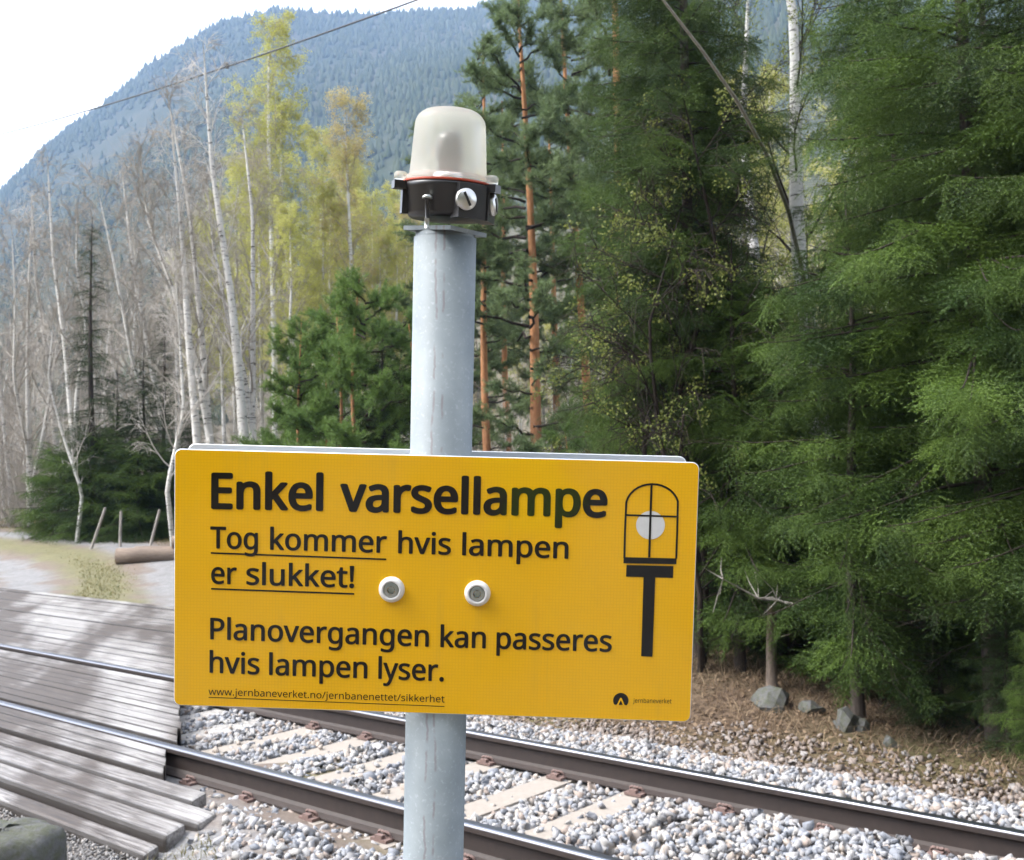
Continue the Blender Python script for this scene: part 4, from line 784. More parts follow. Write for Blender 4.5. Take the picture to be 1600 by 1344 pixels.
t = NT('bulb_glass'); bz = t.n('ShaderNodeBsdfPrincipled'); bz.inputs['Base Color'].default_value = (0.10, 0.098, 0.09, 1); bz.inputs['Roughness'].default_value = 0.25; t.l(bz.outputs[0], t.out.inputs['Surface']); M_BULB = t.m
bl = Geo(); bl.lathe([(0.013, 0.004), (0.013, 0.020), (0.016, 0.026), (0.0175, 0.045), (0.0165, 0.056), (0.012, 0.065), (0.0002, 0.069)], 40, 0, C_, TL)
bl.lathe([(0.0002, 0.0021), (0.043, 0.0021)], 40, 2, C_, TL, caps=False)
bl.lathe([(0.0185, 0.002), (0.0185, 0.012), (0.0145, 0.014)], 40, 1, C_, TL)
bo = bl.obj('bulb', [M_BULB, M_SILVER, M_NYLON], post)
for q in (lb, bo, bpy.data.objects['lamp_dome']): q.scale = (0.955,) * 3; q.location = [v * 0.045 for v in C_]
# unseen grass patch behind the viewpoint, added for a green reflection in the notice
X_, Y_ = np.meshgrid(np.linspace(0, 1, 14), np.linspace(5.6, 10.6, 20), indexing='ij'); AZ_ = np.radians(-6.0 + 5.8 * X_)
t = NT('reflection_grass'); n1 = t.noise(t.coord('Object'), 1.6, 6, .7)
M_CLR = t.bsdf(t.mix(n1, (.14, .24, .03), (.34, .42, .08)), .9, .1)
tag(grid_obj('reflection_grass_patch', Y_ * np.tan(AZ_) + 0.15 * np.sin(Y_ * 2.1), -Y_, ground_z(Y_ * np.tan(AZ_), -Y_) + .05, [M_CLR]), kind='structure')

# ================================================================== trees
def unit(a): return a / (np.linalg.norm(a, axis=-1, keepdims=True) + 1e-12)
def needle_tris(p, d, ln, wd, rng):
    """one thin triangle per root point p along direction d"""
    s = unit(np.cross(d, rng.normal(size=d.shape)))
    return np.stack([p - s * wd / 2, p + s * wd / 2, p + d * ln], 1)
def spray_template(rng, L=0.40, ds=0.016, nl=0.024, nw=0.0075, nside=9, droop=0.25):
    """flat spruce spray along +x"""
    T = []; tw0 = []; tw1 = []
    def along(p0, dirv, l, sag):
        n = max(3, int(l / ds)); t = (np.arange(n) + 0.5) / n
        P = p0 + dirv * (t * l)[:, None] + np.array([0, 0, -1.0]) * (sag * l * t ** 2)[:, None]
        side = unit(np.cross(dirv, [0, 0, 1.0])[None])[0]
        for sg in (-1, 1):
            d = unit(dirv * 0.75 + side * sg * rng.uniform(0.5, 0.9, (n, 1)) + np.array([0, 0, 1]) * rng.uniform(-0.15, 0.45, (n, 1)))
            T.append(needle_tris(P + rng.normal(0, 0.0015, P.shape), d, nl * rng.uniform(0.7, 1.15, (n, 1)), nw, rng))
        tw0.append(P[0]); tw1.append(P[n // 2]); tw0.append(P[n // 2]); tw1.append(P[-1])
    along(np.zeros(3), np.array([1.0, 0, 0]), L, droop)
    for k in range(nside):
        t = 0.10 + 0.82 * k / nside + rng.uniform(-.02, .02); sg = 1 if k % 2 else -1
        a = sg * radians(rng.uniform(38, 62)); l = (0.16 * (1 - t) ** 0.6 + 0.05) * rng.uniform(0.8, 1.2)
        along(np.array([t * L, 0, -droop * L * t * t]), unit(np.array([cos(a), sin(a), rng.uniform(-0.25, 0.1)])), l, droop * 0.8)
    return np.concatenate(T), np.array(tw0), np.array(tw1)
def frames(D, rng, roll=0.5):
    """rotation matrices with x along D, z mostly up"""
    X = unit(D); up = np.array([0, 0, 1.0]) + rng.normal(0, roll, D.shape) * np.array([1, 1, 0.2])
    Y = unit(np.cross(up, X)); Z = np.cross(X, Y)
    return np.stack([X, Y, Z], -1)
def instance(tpls, P, D, s, rng, roll=0.5):
    """copies of template triangles merged into one array"""
    R = frames(D, rng, roll); out = []; k = rng.randint(0, len(tpls), len(P))
    for q, T in enumerate(tpls):
        m = k == q
        if m.any(): out.append((np.einsum('nij,tvj->ntvi', R[m], T) * s[m][:, None, None, None] + P[m][:, None, None, :]).reshape(-1, 3, 3))
    return np.concatenate(out)

def spruce_parts(seed, h=13.0, zb=1.4, Lmax=2.0, lev=0.27, nb=5, tpl=(0.40, 0.016, 0.024, 0.0075, 9), gap=0.12, hang=0.35, dead=26, power=0.8, rt=None, thin=0.0, zmax=None):
    rng = np.random.RandomState(seed)
    T, A0, A1 = zip(*[spray_template(rng, *tpl) for _ in range(4)])
    wood = Geo(); P, D, S = [], [], []
    s0, s1, sr = [], [], []
    z = zb
    while z < h - 0.25:
        t = (z - zb) / (h - zb)
        upper = zmax is not None and z > zmax
        for b in range(nb if not upper else 3):
            if rng.rand() < thin: continue
            az = rng.uniform(0, 2 * PI); L = (Lmax * (1 - t) ** power + 0.12) * rng.uniform(0.65, 1.15) * (0.72 + 0.28 * smooth(0, 0.12, t))
            zz = z + rng.uniform(-.12, .12); q = np.linspace(0, 1, 9)
            dr = rng.uniform(0.35, 0.75) * (1 - t) ** 0.5; up = 0.1 + 0.5 * t
            pth = np.stack([np.cos(az) * L * q, np.sin(az) * L * q, zz + L * (up * q - dr * q ** 1.6 + 0.30 * dr * q ** 4)], 1)
            wood.tube(pth, np.linspace(0.008 + 0.006 * L, 0.003, 9), 4, 0, True, False)
            tan = np.gradient(pth, axis=0)
            g_ = gap * (2.2 if upper else 1.0)
            n = max(2, int(L * 0.86 / g_)); ss = np.linspace(0.14, 1.0, n)
            for k, s_ in enumerate(ss):
                pt = np.array([np.interp(s_, q, pth[:, c]) for c in range(3)]); tv = unit(np.array([np.interp(s_, q, tan[:, c]) for c in range(3)]))
                side = unit(np.cross(tv, [0, 0, 1.0]))
                for sg in ((-1, 1) if s_ < 0.97 else (0,)):
                    a = radians(rng.uniform(40, 65)) if sg else 0
                    d = tv * cos(a) + side * sg * sin(a) + np.array([0, 0, -rng.uniform(0.05, 0.45)])
                    P.append(pt); D.append(d); S.append(np.clip((0.55 * L * (1 - s_) + 0.22) / 0.40 * rng.uniform(0.7, 1.15), 0.45, 1.35) * (1.25 if upper else 1))
                for _h in range(int(hang + rng.rand())):
                    d = tv * 0.25 + side * rng.uniform(-.35, .35) + np.array([0, 0, -1.0]); P.append(pt); D.append(d); S.append(rng.uniform(0.45, 1.0))
        z += lev * rng.uniform(0.8, 1.2) * (1.5 if upper else 1)
    P, D, S = np.array(P), np.array(D), np.array(S)
    # dead twiggy limbs below the crown
    a0, a1, ar = [], [], []
    for _ in range(dead):
        zz = rng.uniform(0.25, zb + 1.2); az = rng.uniform(0, 2 * PI); L = rng.uniform(0.5, 1.3) * min(1, Lmax / 1.6)
        p = np.array([0, 0, zz]); d = np.array([cos(az), sin(az), rng.uniform(-.35, .1)])
        for k in range(4):
            e = p + d * L / 4; a0.append(p); a1.append(e); ar.append(0.010 * (1 - k / 4.5))
            for _ in range(2):
                dd = unit(d + rng.normal(0, 0.7, 3)); a0.append(e); a1.append(e + dd * rng.uniform(.12, .4)); ar.append(0.003)
            d = unit(d + rng.normal(0, 0.15, 3) + np.array([0, 0, -0.06])); p = e
    if a0: wood.segs(a0, a1, ar, np.array(ar) * 0.6, 4, 0)
    need = instance(T, P, D, S, rng)
    crown = Geo(); crown.V, crown.F, crown.M, crown.S, crown.n = wood.V, wood.F, wood.M, wood.S, wood.n
    crown.tris(need, 1)
    trunk = Geo(); rt = rt or 0.012 * h
    q = np.linspace(0, 1, 16); wob = np.stack([0.03 * np.sin(q * 7 + seed), 0.03 * np.cos(q * 5 + seed), q * h], 1); wob[0, :2] *= 0.5
    r = rt * (1 - q) ** 0.85 + 0.006; r[0] *= 1.35
    wob[0, 2] = -0.4
    trunk.tube(wob, r, 12, 0)
    return trunk, crown
def tree_thing(name, trunk, crown, tmats, cmats, extra=None):
    r = empty(name)
    trunk.obj('trunk', tmats, r); crown.obj('crown', cmats, r)
    if extra: extra[0].obj(extra[1], extra[2], r)
    return r
USED = {}
def plant(proto, px, d, label, cat='tree', group=None, scale=1.0, rot=None, lean=(0, 0), dz=0.0, seed=None, sz=1.0):
    first = proto.name not in USED; USED[proto.name] = 1
    o = proto if first else copy_thing(proto)
    x, y = spot(px, d); rg = random.Random(int(px * 7 + d * 131))
    o.location = (x, y, gz(x, y) + dz - 0.03)
    o.rotation_mode = 'XYZ'
    e = (Matrix.Rotation(radians(lean[0]), 4, 'Y') @ Matrix.Rotation(radians(lean[1]), 4, 'X') @ Matrix.Rotation(rg.uniform(0, 6.28) if rot is None else rot, 4, 'Z')).to_euler()
    o.rotation_euler = e; o.scale = (scale, scale, scale * sz)
    return tag(o, label, cat, group)

# --- spruces of the near wood, right of the track
NEAR = (0.40, 0.0125, 0.017, 0.0075, 11)
MID = (0.42, 0.028, 0.026, 0.015, 9)
SP1 = tree_thing('spruce_tree', *spruce_parts(11, 13.5, 1.7, 2.0, 0.34, 6, NEAR, 0.105, 1.4, 30, zmax=6.8, rt=0.085), [M_BARK], [M_DARKTWIG, M_SPRUCE])
SP2 = tree_thing('spruce_tree', *spruce_parts(23, 13.0, 2.2, 1.5, 0.32, 6, NEAR, 0.105, 1.4, 30, zmax=8.0, rt=0.085), [M_BARK], [M_DARKTWIG, M_SPRUCE])
SP3 = tree_thing('spruce_tree', *spruce_parts(37, 5.0, 0.9, 1.45, 0.28, 6, NEAR, 0.105, 1.2, 16), [M_BARK], [M_DARKTWIG, M_SPRUCE])
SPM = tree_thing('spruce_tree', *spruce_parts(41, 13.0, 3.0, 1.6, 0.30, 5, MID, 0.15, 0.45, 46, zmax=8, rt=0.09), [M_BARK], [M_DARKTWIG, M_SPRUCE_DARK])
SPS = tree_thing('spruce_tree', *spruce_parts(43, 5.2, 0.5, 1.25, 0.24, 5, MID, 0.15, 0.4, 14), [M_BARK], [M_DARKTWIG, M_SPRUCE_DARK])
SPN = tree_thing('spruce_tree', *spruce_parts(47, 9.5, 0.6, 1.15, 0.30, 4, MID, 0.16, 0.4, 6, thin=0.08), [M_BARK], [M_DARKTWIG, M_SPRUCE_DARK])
SPB = tree_thing('spruce_bush', *spruce_parts(53, 2.6, 0.10, 1.35, 0.16, 7, MID, 0.13, 0.3, 0, power=0.55, rt=0.05), [M_BARK], [M_DARKTWIG, M_SPRUCE])
G_SP = 'spruces of the wood behind the track'
plant(SP1, 1545, 9.6, 'big dark spruce with long drooping boughs at the right edge of the wood', group=G_SP, lean=(-1, 0), rot=0.4)
plant(SP2, 1085, 12.6, 'tall dark spruce standing just behind the top right corner of the yellow notice', group=G_SP, rot=1.0)
plant(SP2, 1055, 14.2, 'tall dark spruce a step behind and left of the one by the notice corner', group=G_SP, rot=3.3, scale=1.0)
plant(SP3, 1150, 11.9, 'low spruce directly right of the upper corner of the yellow notice', group=G_SP, scale=0.95, rot=0.2)
plant(SP3, 1330, 10.2, 'shorter bright green spruce with fanned boughs in front of the dark wood', group=G_SP, scale=1.0, rot=2.0)
plant(SP3, 1215, 12.4, 'small spruce at the foot of the white birch trunk', group=G_SP, scale=0.90, rot=4.0)
plant(SP1, 1770, 8.6, 'spruce reaching in with its boughs from beyond the right side of the picture', group=G_SP, rot=3.0)
plant(SP2, 1420, 11.8, 'slim tall spruce close behind the bright green one, left of the biggest spruce', group=G_SP, rot=2.2, scale=0.92)
plant(SP2, 1032, 16.5, 'dark spruce whose boughs reach left in front of an orange pine trunk', group=G_SP, rot=5.0, scale=1.05)
plant(SP3, 1470, 13.4, 'low spruce deep in the wood behind the biggest one', group=G_SP, scale=1.02, rot=1.1)
for px, d, k, s, r in ((1140, 16.5, 0, 0.8, .2), (1375, 16, 0, 0.8, 4.4), (1560, 14.5, 0, 1.0, 3.3), (1700, 15.5, 0, 1, 2.7),
                       (1065, 19.5, 1, 1.1, 2.1), (1330, 21, 1, 1.2, 5.2), (1600, 20, 0, .95, 1.5), (1420, 24, 1, 1.3, 2.2), (975, 23, 1, 1.0, 4.0), (1260, 25, 1, 1.3, 1.0), (1750, 20, 0, 1.0, 2.0)):
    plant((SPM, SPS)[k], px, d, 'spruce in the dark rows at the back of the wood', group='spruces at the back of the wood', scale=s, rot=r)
for px, d, s, r in ((1105, 14.0, .55, .2), (1150, 13.2, .42, 1.2), (1190, 15, .6, 2.2), (1262, 13.6, .5, 3.1), (1310, 14.6, .62, .7), (1362, 12.6, .42, 4.1), (1440, 14.2, .6, 5.1), (1500, 12.2, .45, 1.9), (1530, 15.5, .6, 2.9), (1590, 11.0, .5, .9), (1640, 12.8, .6, 3.7), (1225, 17.5, .7, 2.0), (1400, 18, .75, 1.0), (1580, 17.5, .7, 0.1)):
    plant(SPS, px, d, 'small shade grown spruce among the dark trunks', group='small spruces under the dark wood', scale=s, rot=r)
for k, px in enumerate((1105, 1165, 1225, 1290, 1345, 1400, 1455, 1510, 1560, 1610, 1660)):
    plant((SPS, SP3)[k % 3 == 1], px, 13.3 - (px - 1095) / 482 * 4.3 + (0.5 if k % 2 else 0), 'knee high spruce growing along the grassy edge of the wood', group='small spruces along the edge of the wood', scale=(.34, .26, .40, .30)[k % 4], rot=k * 1.7)
plant(SPS, 600, 21.5, 'young spruce showing just left of the grey post', group='young conifers left of the post', scale=1.02, rot=.4)

# --- left: narrow spruces among the bare trees, spruce bushes by the road
plant(SPN, 142, 27.2, 'narrow ragged spruce among the bare trees on the left', group='spruces among the bare trees', scale=0.86)
plant(SPN, 255, 29, 'narrow dark spruce behind the pair of grey trunks above the notice', group='spruces among the bare trees', scale=0.66)
plant(SPS, 300, 31, 'small dusky spruce at the foot of the crooked bare birch', group='spruces among the bare trees', scale=0.9)
plant(SPS, 182, 33, 'small dusky spruce right of the narrow ragged one', group='spruces among the bare trees', scale=0.95)
plant(SPS, 225, 27.8, 'small dusky spruce just left of the grey birch trunks', group='spruces among the bare trees', scale=0.95)
for px, d, s, l in ((92, 28, 0.95, 'low spruce bush nearest the left end of the dark thicket by the road'), (150, 27.5, 1.15, 'tallest spruce bush in the middle of the dark thicket by the road'),
                    (215, 27, 1.0, 'low spruce bush behind the leaning fence stakes'), (268, 28.5, 0.95, 'spruce bush half hidden by the left edge of the yellow notice')):
    plant(SPB, px, d, l, 'bush', 'spruce bushes beside the road', scale=s)

# --- pines
def tuft_template(rng, n=26, nl=0.10, nw=0.011):
    d = unit(rng.normal(size=(n, 3)) + np.array([0.7, 0, 0.35])); p = np.outer(rng.uniform(-0.07, 0.08, n), [1, 0, 0])
    return needle_tris(p, d, nl * rng.uniform(0.7, 1.2, (n, 1)), nw, rng)
def pine_parts(seed, h=14, zc=6.0, Lmax=1.9, rt=0.15, nb=34, low=8, dens=1.35):
    rng = np.random.RandomState(seed); tp = [tuft_template(rng) for _ in range(4)]
    wood = Geo(); P, D, S = [], [], []; a0, a1, ar = [], [], []
    for b in range(nb + low):
        lowb = b >= nb
        z = rng.uniform(1.8, zc) if lowb else zc + (h - zc) * (b + rng.rand()) / nb * 0.97
        t = 0 if lowb else (z - zc) / (h - zc)
        az = rng.uniform(0, 2 * PI); L = (Lmax * (1 - 0.72 * t ** 1.5) * rng.uniform(0.55, 1.1)) * (0.75 if lowb else 1)
        q = np.linspace(0, 1, 7); up = rng.uniform(-0.12, 0.22) + 0.35 * t
        pth = np.stack([np.cos(az) * L * q, np.sin(az) * L * q, z + L * (up * q + 0.15 * q * q)], 1); pth[1:] += rng.normal(0, 0.03 * L, (6, 3))
        wood.tube(pth, np.linspace(0.03 * L ** .5, 0.007, 7), 5, 0, True, False)
        if lowb and rng.rand() < 0.45:
            for k in range(3, 7):
                for _ in range(2):
                    e = pth[k] + unit(rng.normal(size=3)) * rng.uniform(.1, .35); a0.append(pth[k]); a1.append(e); ar.append(.005)
            continue
        for k in range(int(22 * L * dens)):
            s_ = 1 - 0.72 * rng.rand() ** 1.4; pt = np.array([np.interp(s_, q, pth[:, c]) for c in range(3)]); 
            d = unit(unit(pth[-1] - pth[0]) * 0.6 + rng.normal(0, 0.55, 3) + np.array([0, 0, 0.25])); l = rng.uniform(0.12, 0.5) * (0.5 + 0.5 * L / Lmax)
            e = pt + d * l; a0.append(pt); a1.append(e); ar.append(.007)
            for m in (1.0, 0.72, 0.45):
                P.append(pt + d * l * m + rng.normal(0, 0.03, 3)); D.append(d + rng.normal(0, 0.3, 3)); S.append(rng.uniform(0.8, 1.3))
    wood.segs(a0, a1, ar, np.array(ar) * 0.5, 3, 0)
    wood.tris(instance(tp, np.array(P), np.array(D), np.array(S), rng), 1)
    trunk = Geo(); q = np.linspace(0, 1, 18)
    c = np.stack([0.10 * np.sin(q * 5 + seed), 0.10 * np.cos(q * 4 + seed * 2), q * h], 1); c[:, :2] -= c[0, :2]; c[0, 2] = -0.4
    trunk.tube(c, rt * (1 - 0.82 * q) * np.where(q < 0.01, 1.2, 1), 14, 0)
    return trunk, wood
PI1 = tree_thing('pine_tree', *pine_parts(5, 13.5, 5.0, 2.1, 0.16, 46, 12), [M_PINEBARK], [M_DARKTWIG, M_PINE])
PI2 = tree_thing('pine_tree', *pine_parts(6, 15, 6.6, 1.8, 0.14, 42, 14), [M_PINEBARK], [M_DARKTWIG, M_PINE])
PI3 = tree_thing('young_pine_tree', *pine_parts(8, 5.6, 0.7, 1.25, 0.06, 40, 0, 1.5), [M_PINEBARK], [M_DARKTWIG, M_YOUNG])
G_P = 'tall pines behind the lamp'
plant(PI1, 838, 25, 'tall orange-barked pine with the thickest trunk, right of the warning lamp', group=G_P, lean=(-1.2, 0), rot=0.3)
plant(PI2, 768, 27, 'tall pine whose orange trunk shows just right of the grey post', group=G_P, lean=(-1.0, 0), rot=2.5, scale=0.88)
plant(PI2, 928, 26.5, 'slender orange pine between the thickest pine and the dark spruces', group=G_P, lean=(-1.8, 0), rot=4.5)
plant(PI2, 975, 23.5, 'bright orange pine trunk nearest the dark spruces', group=G_P, lean=(-0.8, 0), rot=1.2, scale=1.15)
plant(PI1, 712, 33, 'pine whose crown rises behind the white lamp dome', group=G_P, lean=(1.0, 0), rot=5.0, scale=0.98)
for px, d, p, s, r, l in ((690, 36, PI2, .92, 1.0, 'pine far back to the left of the lamp dome'), (742, 38, PI1, .98, 2.0, 'pine in the back row right behind the lamp body'), (800, 35, PI2, .95, 3.3, 'slender pine in the back row, left of the thickest pine trunk'), (872, 37, PI1, 1.02, 4.1, 'pine in the back row, right of the thickest pine trunk'), (948, 38, PI1, 1.0, 5.6, 'pine in the back row beside the bright orange trunk')):
    plant(p, px, d, l, group=G_P, rot=r, scale=s, lean=(-.8, 0))
G_Y = 'young conifers left of the post'
for px, d, s, l in ((470, 22, 0.86, 'young light green pine leftmost above the yellow notice'), (528, 23.5, 1.0, 'young light green pine in the middle of the clump above the notice'), (572, 21, 1.05, 'bushy young pine with the tallest top, left of the grey post'),
                    (632, 22.5, 0.98, 'young pine partly hidden behind the grey post'), (880, 21, 0.55, 'low young pine at the foot of the tall orange pines'), (495, 26, 0.9, 'young pine standing back behind the leftmost light green one')):
    plant(PI3, px, d, l, 'tree', G_Y, scale=s)

# --- birches and other bare trees
def birch_parts(seed, h=14, rt=0.13, z0=0.28, nl=26, Lf=0.30, up=(25, 55), nsub=7, ntw=6, leaf=0, lz=0.0, lsize=0.035, clump=1.0, crook=0.12, droop=0.25, forks=0):
    rng = np.random.RandomState(seed); trunk = Geo(); br = Geo(); q = np.linspace(0, 1, 18)
    def bole(base, top, r):
        c = base + (top - base) * q[:, None]; w = rng.normal(0, crook, (5, 2)); 
        for k in (0, 1): c[:, k] += np.interp(q, np.linspace(0, 1, 5), np.concatenate([[0], w[1:, k]]))
        trunk.tube(c, r * (1 - q) ** 0.75 + 0.006, 10, 0); return c
    mains = [bole(np.array([0, 0, -0.4]), np.array([0, 0, h]), rt)]
    for k in range(forks):
        a = rng.uniform(0, 6.28); t = rng.uniform(0.02, 0.3); b0 = mains[0][int(t * 17)]
        mains.append(bole(b0 + 0, b0 + np.array([cos(a) * h * 0.10, sin(a) * h * 0.10, (h - b0[2]) * rng.uniform(0.75, 0.95)]), rt * 0.7))
    a0, a1, r0, r1 = [], [], [], []; tips = []
    for c in mains:
        for k in range(nl):
            t = z0 + (0.985 - z0) * (k + rng.rand()) / nl; p = np.array([np.interp(t, q, c[:, m]) for m in range(3)])
            az = rng.uniform(0, 6.28); el = radians(90 - rng.uniform(*up)); L = h * Lf * (1 - t) ** 0.7 * rng.uniform(0.6, 1.15) + 0.35
            d = np.array([cos(az) * cos(el), sin(az) * cos(el), sin(el)]); n = 7; pts = [p]
            for m in range(n):
                d = unit(d + rng.normal(0, 0.09, 3) + np.array([0, 0, 0.03 - droop * 0.12 * m / n])); pts.append(pts[-1] + d * L / n)
            pts = np.array(pts); rl = min(rt * 0.34, 0.010 + 0.011 * L) * (0.4 + 0.6 * (1 - t)); br.tube(pts, np.linspace(rl, 0.004, n + 1), 5, 0, True, False)
            for s_ in range(nsub):
                f = 0.2 + 0.8 * (s_ + rng.rand()) / nsub; pp = np.array([np.interp(f, np.linspace(0, 1, n + 1), pts[:, m]) for m in range(3)])
                dd = unit(unit(pts[-1] - pts[0]) + rng.normal(0, 0.55, 3)); l = (0.42 * L * (1 - 0.6 * f) + 0.15) * rng.uniform(0.6, 1.2)
                prev = pp
                for m in range(3):
                    e = prev + dd * l / 3; a0.append(prev); a1.append(e); r0.append(0.0075 - 0.0018 * m); r1.append(0.0060 - 0.0018 * m)
                    for w in range(ntw // 3 + (rng.rand() < (ntw % 3) / 3)):
                        td = unit(dd + rng.normal(0, 0.6, 3) + np.array([0, 0, -droop])); tl = rng.uniform(0.15, 0.5); m1 = e + td * tl * 0.5; td2 = unit(td + np.array([0, 0, -droop * 1.2])); e2 = m1 + td2 * tl * 0.5
                        a0 += [e, m1]; a1 += [m1, e2]; r0 += [0.0038, 0.003]; r1 += [0.003, 0.002]; tips.append((m1, e2))
                    dd = unit(dd + rng.normal(0, 0.15, 3) + np.array([0, 0, -droop * 0.4])); prev = e
    br.segs(a0, a1, r0, r1, 3, 0)
    lv = None
    if leaf:
        tips = np.array(tips); tips = tips[tips[:, 1, 2] > lz]; tips = tips[rng.rand(len(tips)) < clump]
        k = rng.randint(0, len(tips), leaf); f = rng.rand(leaf, 1); P = tips[k, 0] * (1 - f) + tips[k, 1] * f + rng.normal(0, 0.05, (leaf, 3))
        A = unit(rng.normal(size=(leaf, 3))); B = unit(np.cross(A, rng.normal(size=(leaf, 3)))); s = lsize * rng.uniform(0.6, 1.2, (leaf, 1))
        lv = Geo(); lv.tris(np.stack([P - A * s * 0.6, P + B * s * 0.4, P + A * s * 0.6, P - B * s * 0.4], 1), 0)
    return trunk, br, lv
def birch(name, tm, bmat, lmat=None, **kw):
    t_, b_, l_ = birch_parts(**kw)
    r = empty(name); t_.obj('trunk', [tm], r); b_.obj('branches', [bmat], r)
    if l_: l_.obj('crown', [lmat], r)
    return r
BA1 = birch('bare_birch', M_BIRCHGREY, M_PALETWIG, seed=61, h=13, rt=0.15, z0=0.30, nl=24, Lf=0.24, up=(14, 40), forks=0, ntw=8, crook=0.10)
BA2 = birch('bare_birch', M_BIRCHGREY, M_GREYTWIG, seed=62, h=11.5, rt=0.11, z0=0.30, nl=24, Lf=0.25, up=(16, 45), forks=1, ntw=8, crook=0.14)
BA3 = birch('bare_tree', M_BIRCHGREY, M_GREYTWIG, seed=63, h=10, rt=0.10, z0=0.2, nl=24, Lf=0.28, up=(20, 58), nsub=8, ntw=9, crook=0.22, forks=2)
BA4 = birch('bare_tree', M_BIRCHGREY, M_PALETWIG, seed=64, h=9, rt=0.08, z0=0.25, nl=24, Lf=0.26, up=(16, 48), nsub=7, ntw=8, crook=0.25)
BL1 = birch('leafing_birch', M_BIRCH, M_GREYTWIG, M_LEAF, seed=71, h=17, rt=0.13, z0=0.35, nl=40, Lf=0.25, up=(18, 45), leaf=36000, ntw=7, lsize=0.044, droop=0.5)
BL2 = birch('leafing_birch', M_BIRCH, M_GREYTWIG, M_AMBER, seed=72, h=14, rt=0.11, z0=0.35, nl=34, Lf=0.23, up=(18, 45), leaf=22000, ntw=7, lsize=0.042, droop=0.4)
G_B = 'bare grey birches left of the post'
for px, d, p, s, ln, l in (
    (388, 26, BA1, 0.94, (-4.5, 0), 'tallest bare birch with the thick pale trunk, leaning left above the notice'),
    (350, 27, BA2, 1.0, (-7, 0), 'bare birch with a crooked trunk just left of the tallest bare one'),
    (316, 26, BA1, 0.80, (-4, 0), 'bare birch with twin grey trunks close to the left end of the notice'),
    (405, 31, BA2, 1.05, (-1.5, 0), 'bare grey birch between the tallest bare one and the leafing birches'),
    (290, 30, BA3, 1.05, (-9, 0), 'bare crooked tree leaning out to the left above the spruce bushes'),
    (120, 30, BA2, 0.92, (-6, 0), 'bare birch rising beside the narrow ragged spruce'),
    (95, 33, BA1, 0.78, (-5, 0), 'forked bare birch left of the narrow ragged spruce'),
    (272, 24.5, BA4, 0.72, (-2, 0), 'thin white stemmed birch at the left edge of the notice'),
    (115, 26.5, BA4, 0.62, (-9, 0), 'dark leaning bare stem right behind the spruce bushes')):
    plant(p, px, d, l, 'tree', G_B, scale=s, lean=ln)
G_L = 'leafing birches with fresh yellow green crowns'
for px, d, p, s, ln, l in (
    (432, 36, BL1, 1.0, (-0.8, 0), 'tallest leafing birch, its yellow green top near the mountain ridge'),
    (462, 37, BL1, 0.86, (-1.5, 0), 'leafing birch with white spotted trunk just right of the tallest leafing one'),
    (562, 38, BL2, 1.08, (-1.5, 0), 'amber topped birch standing apart, left of the lamp'),
    (520, 41, BL1, 0.72, (0, 0), 'shorter leafing birch between the tallest one and the amber topped one'),
    (372, 40, BL1, 0.70, (-1, 0), 'leafing birch mixed in behind the pair of bare grey birches'),
    (545, 43, BL1, 0.85, (0, 0), 'leafing birch close behind the amber topped one'),
    (640, 44, BL2, 0.9, (0, 0), 'leafing birch hidden partly behind the lamp'),
    (330, 46, BL1, 0.72, (-2, 0), 'pale leafing birch in the back row left of the bare trunks'),
    (352, 37, BL1, 0.66, (-2, 0), 'small leafing birch behind the crooked bare trunk'),
    (412, 39, BL1, 0.72, (-1, 0), 'small leafing birch under the tallest leafing one'),
    (452, 33, BL1, 0.58, (0, 0), 'low leafing birch behind the leftmost young pine'),
    (595, 37, BL1, 0.60, (0, 0), 'low leafing birch behind the tallest young pine'),
    (310, 41, BL1, 0.62, (-2, 0), 'pale leafing birch behind the twin grey trunks'),
    (378, 48, BL1, 0.92, (-1, 0), 'tall leafing birch in the back row behind the tallest bare trunk'),
    (505, 38, BL1, 0.70, (0, 0), 'leafing birch above the middle young pine'),
    (534, 47, BL1, 0.95, (0, 0), 'tall leafing birch in the back row just left of the amber topped one'),
    (575, 41, BL1, 0.74, (1, 0), 'leafing birch touching the right side of the amber topped one'),
    (625, 47, BL1, 0.85, (0, 0), 'leafing birch in the back row close to the grey post'),
    (655, 41, BL1, 0.60, (0, 0), 'leafing birch mostly hidden behind the grey post'),
    (490, 45, BL1, 0.95, (1, 0), 'tall leafing birch standing farther back between the tallest one and the amber topped one'),
    (585, 46, BL1, 0.78, (-1, 0), 'leafing birch in the back row, right of the amber topped one'),
    (398, 42, BL2, 1.0, (1, 0), 'thin leafing birch behind the tallest bare trunk'),
    (612, 40, BL1, 0.66, (1, 0), 'low leafing birch seen just left of the lamp body')):
    plant(p, px, d, l, 'tree', G_L, scale=s, lean=ln)
for px, d, s in ((705, 46, .55), (760, 44, .50), (815, 47, .62), (865, 45, .5), (910, 43, .55), (985, 46, .6), (1240, 40, .62), (1305, 38, .5), (1165, 31, .8), (1222, 38, .95), (1345, 35, .88), (1480, 31, .8), (1560, 33, .85)):
    plant(BL1 if px % 2 or px in (1222, 1290, 1480) else BL2, px, d, 'thin leafing birch seen through the gaps far behind the pines and spruces', group='leafing birches far behind the pines', scale=s)
G_T = 'bare trees in the grey wood on the far left'
rg = random.Random(4)
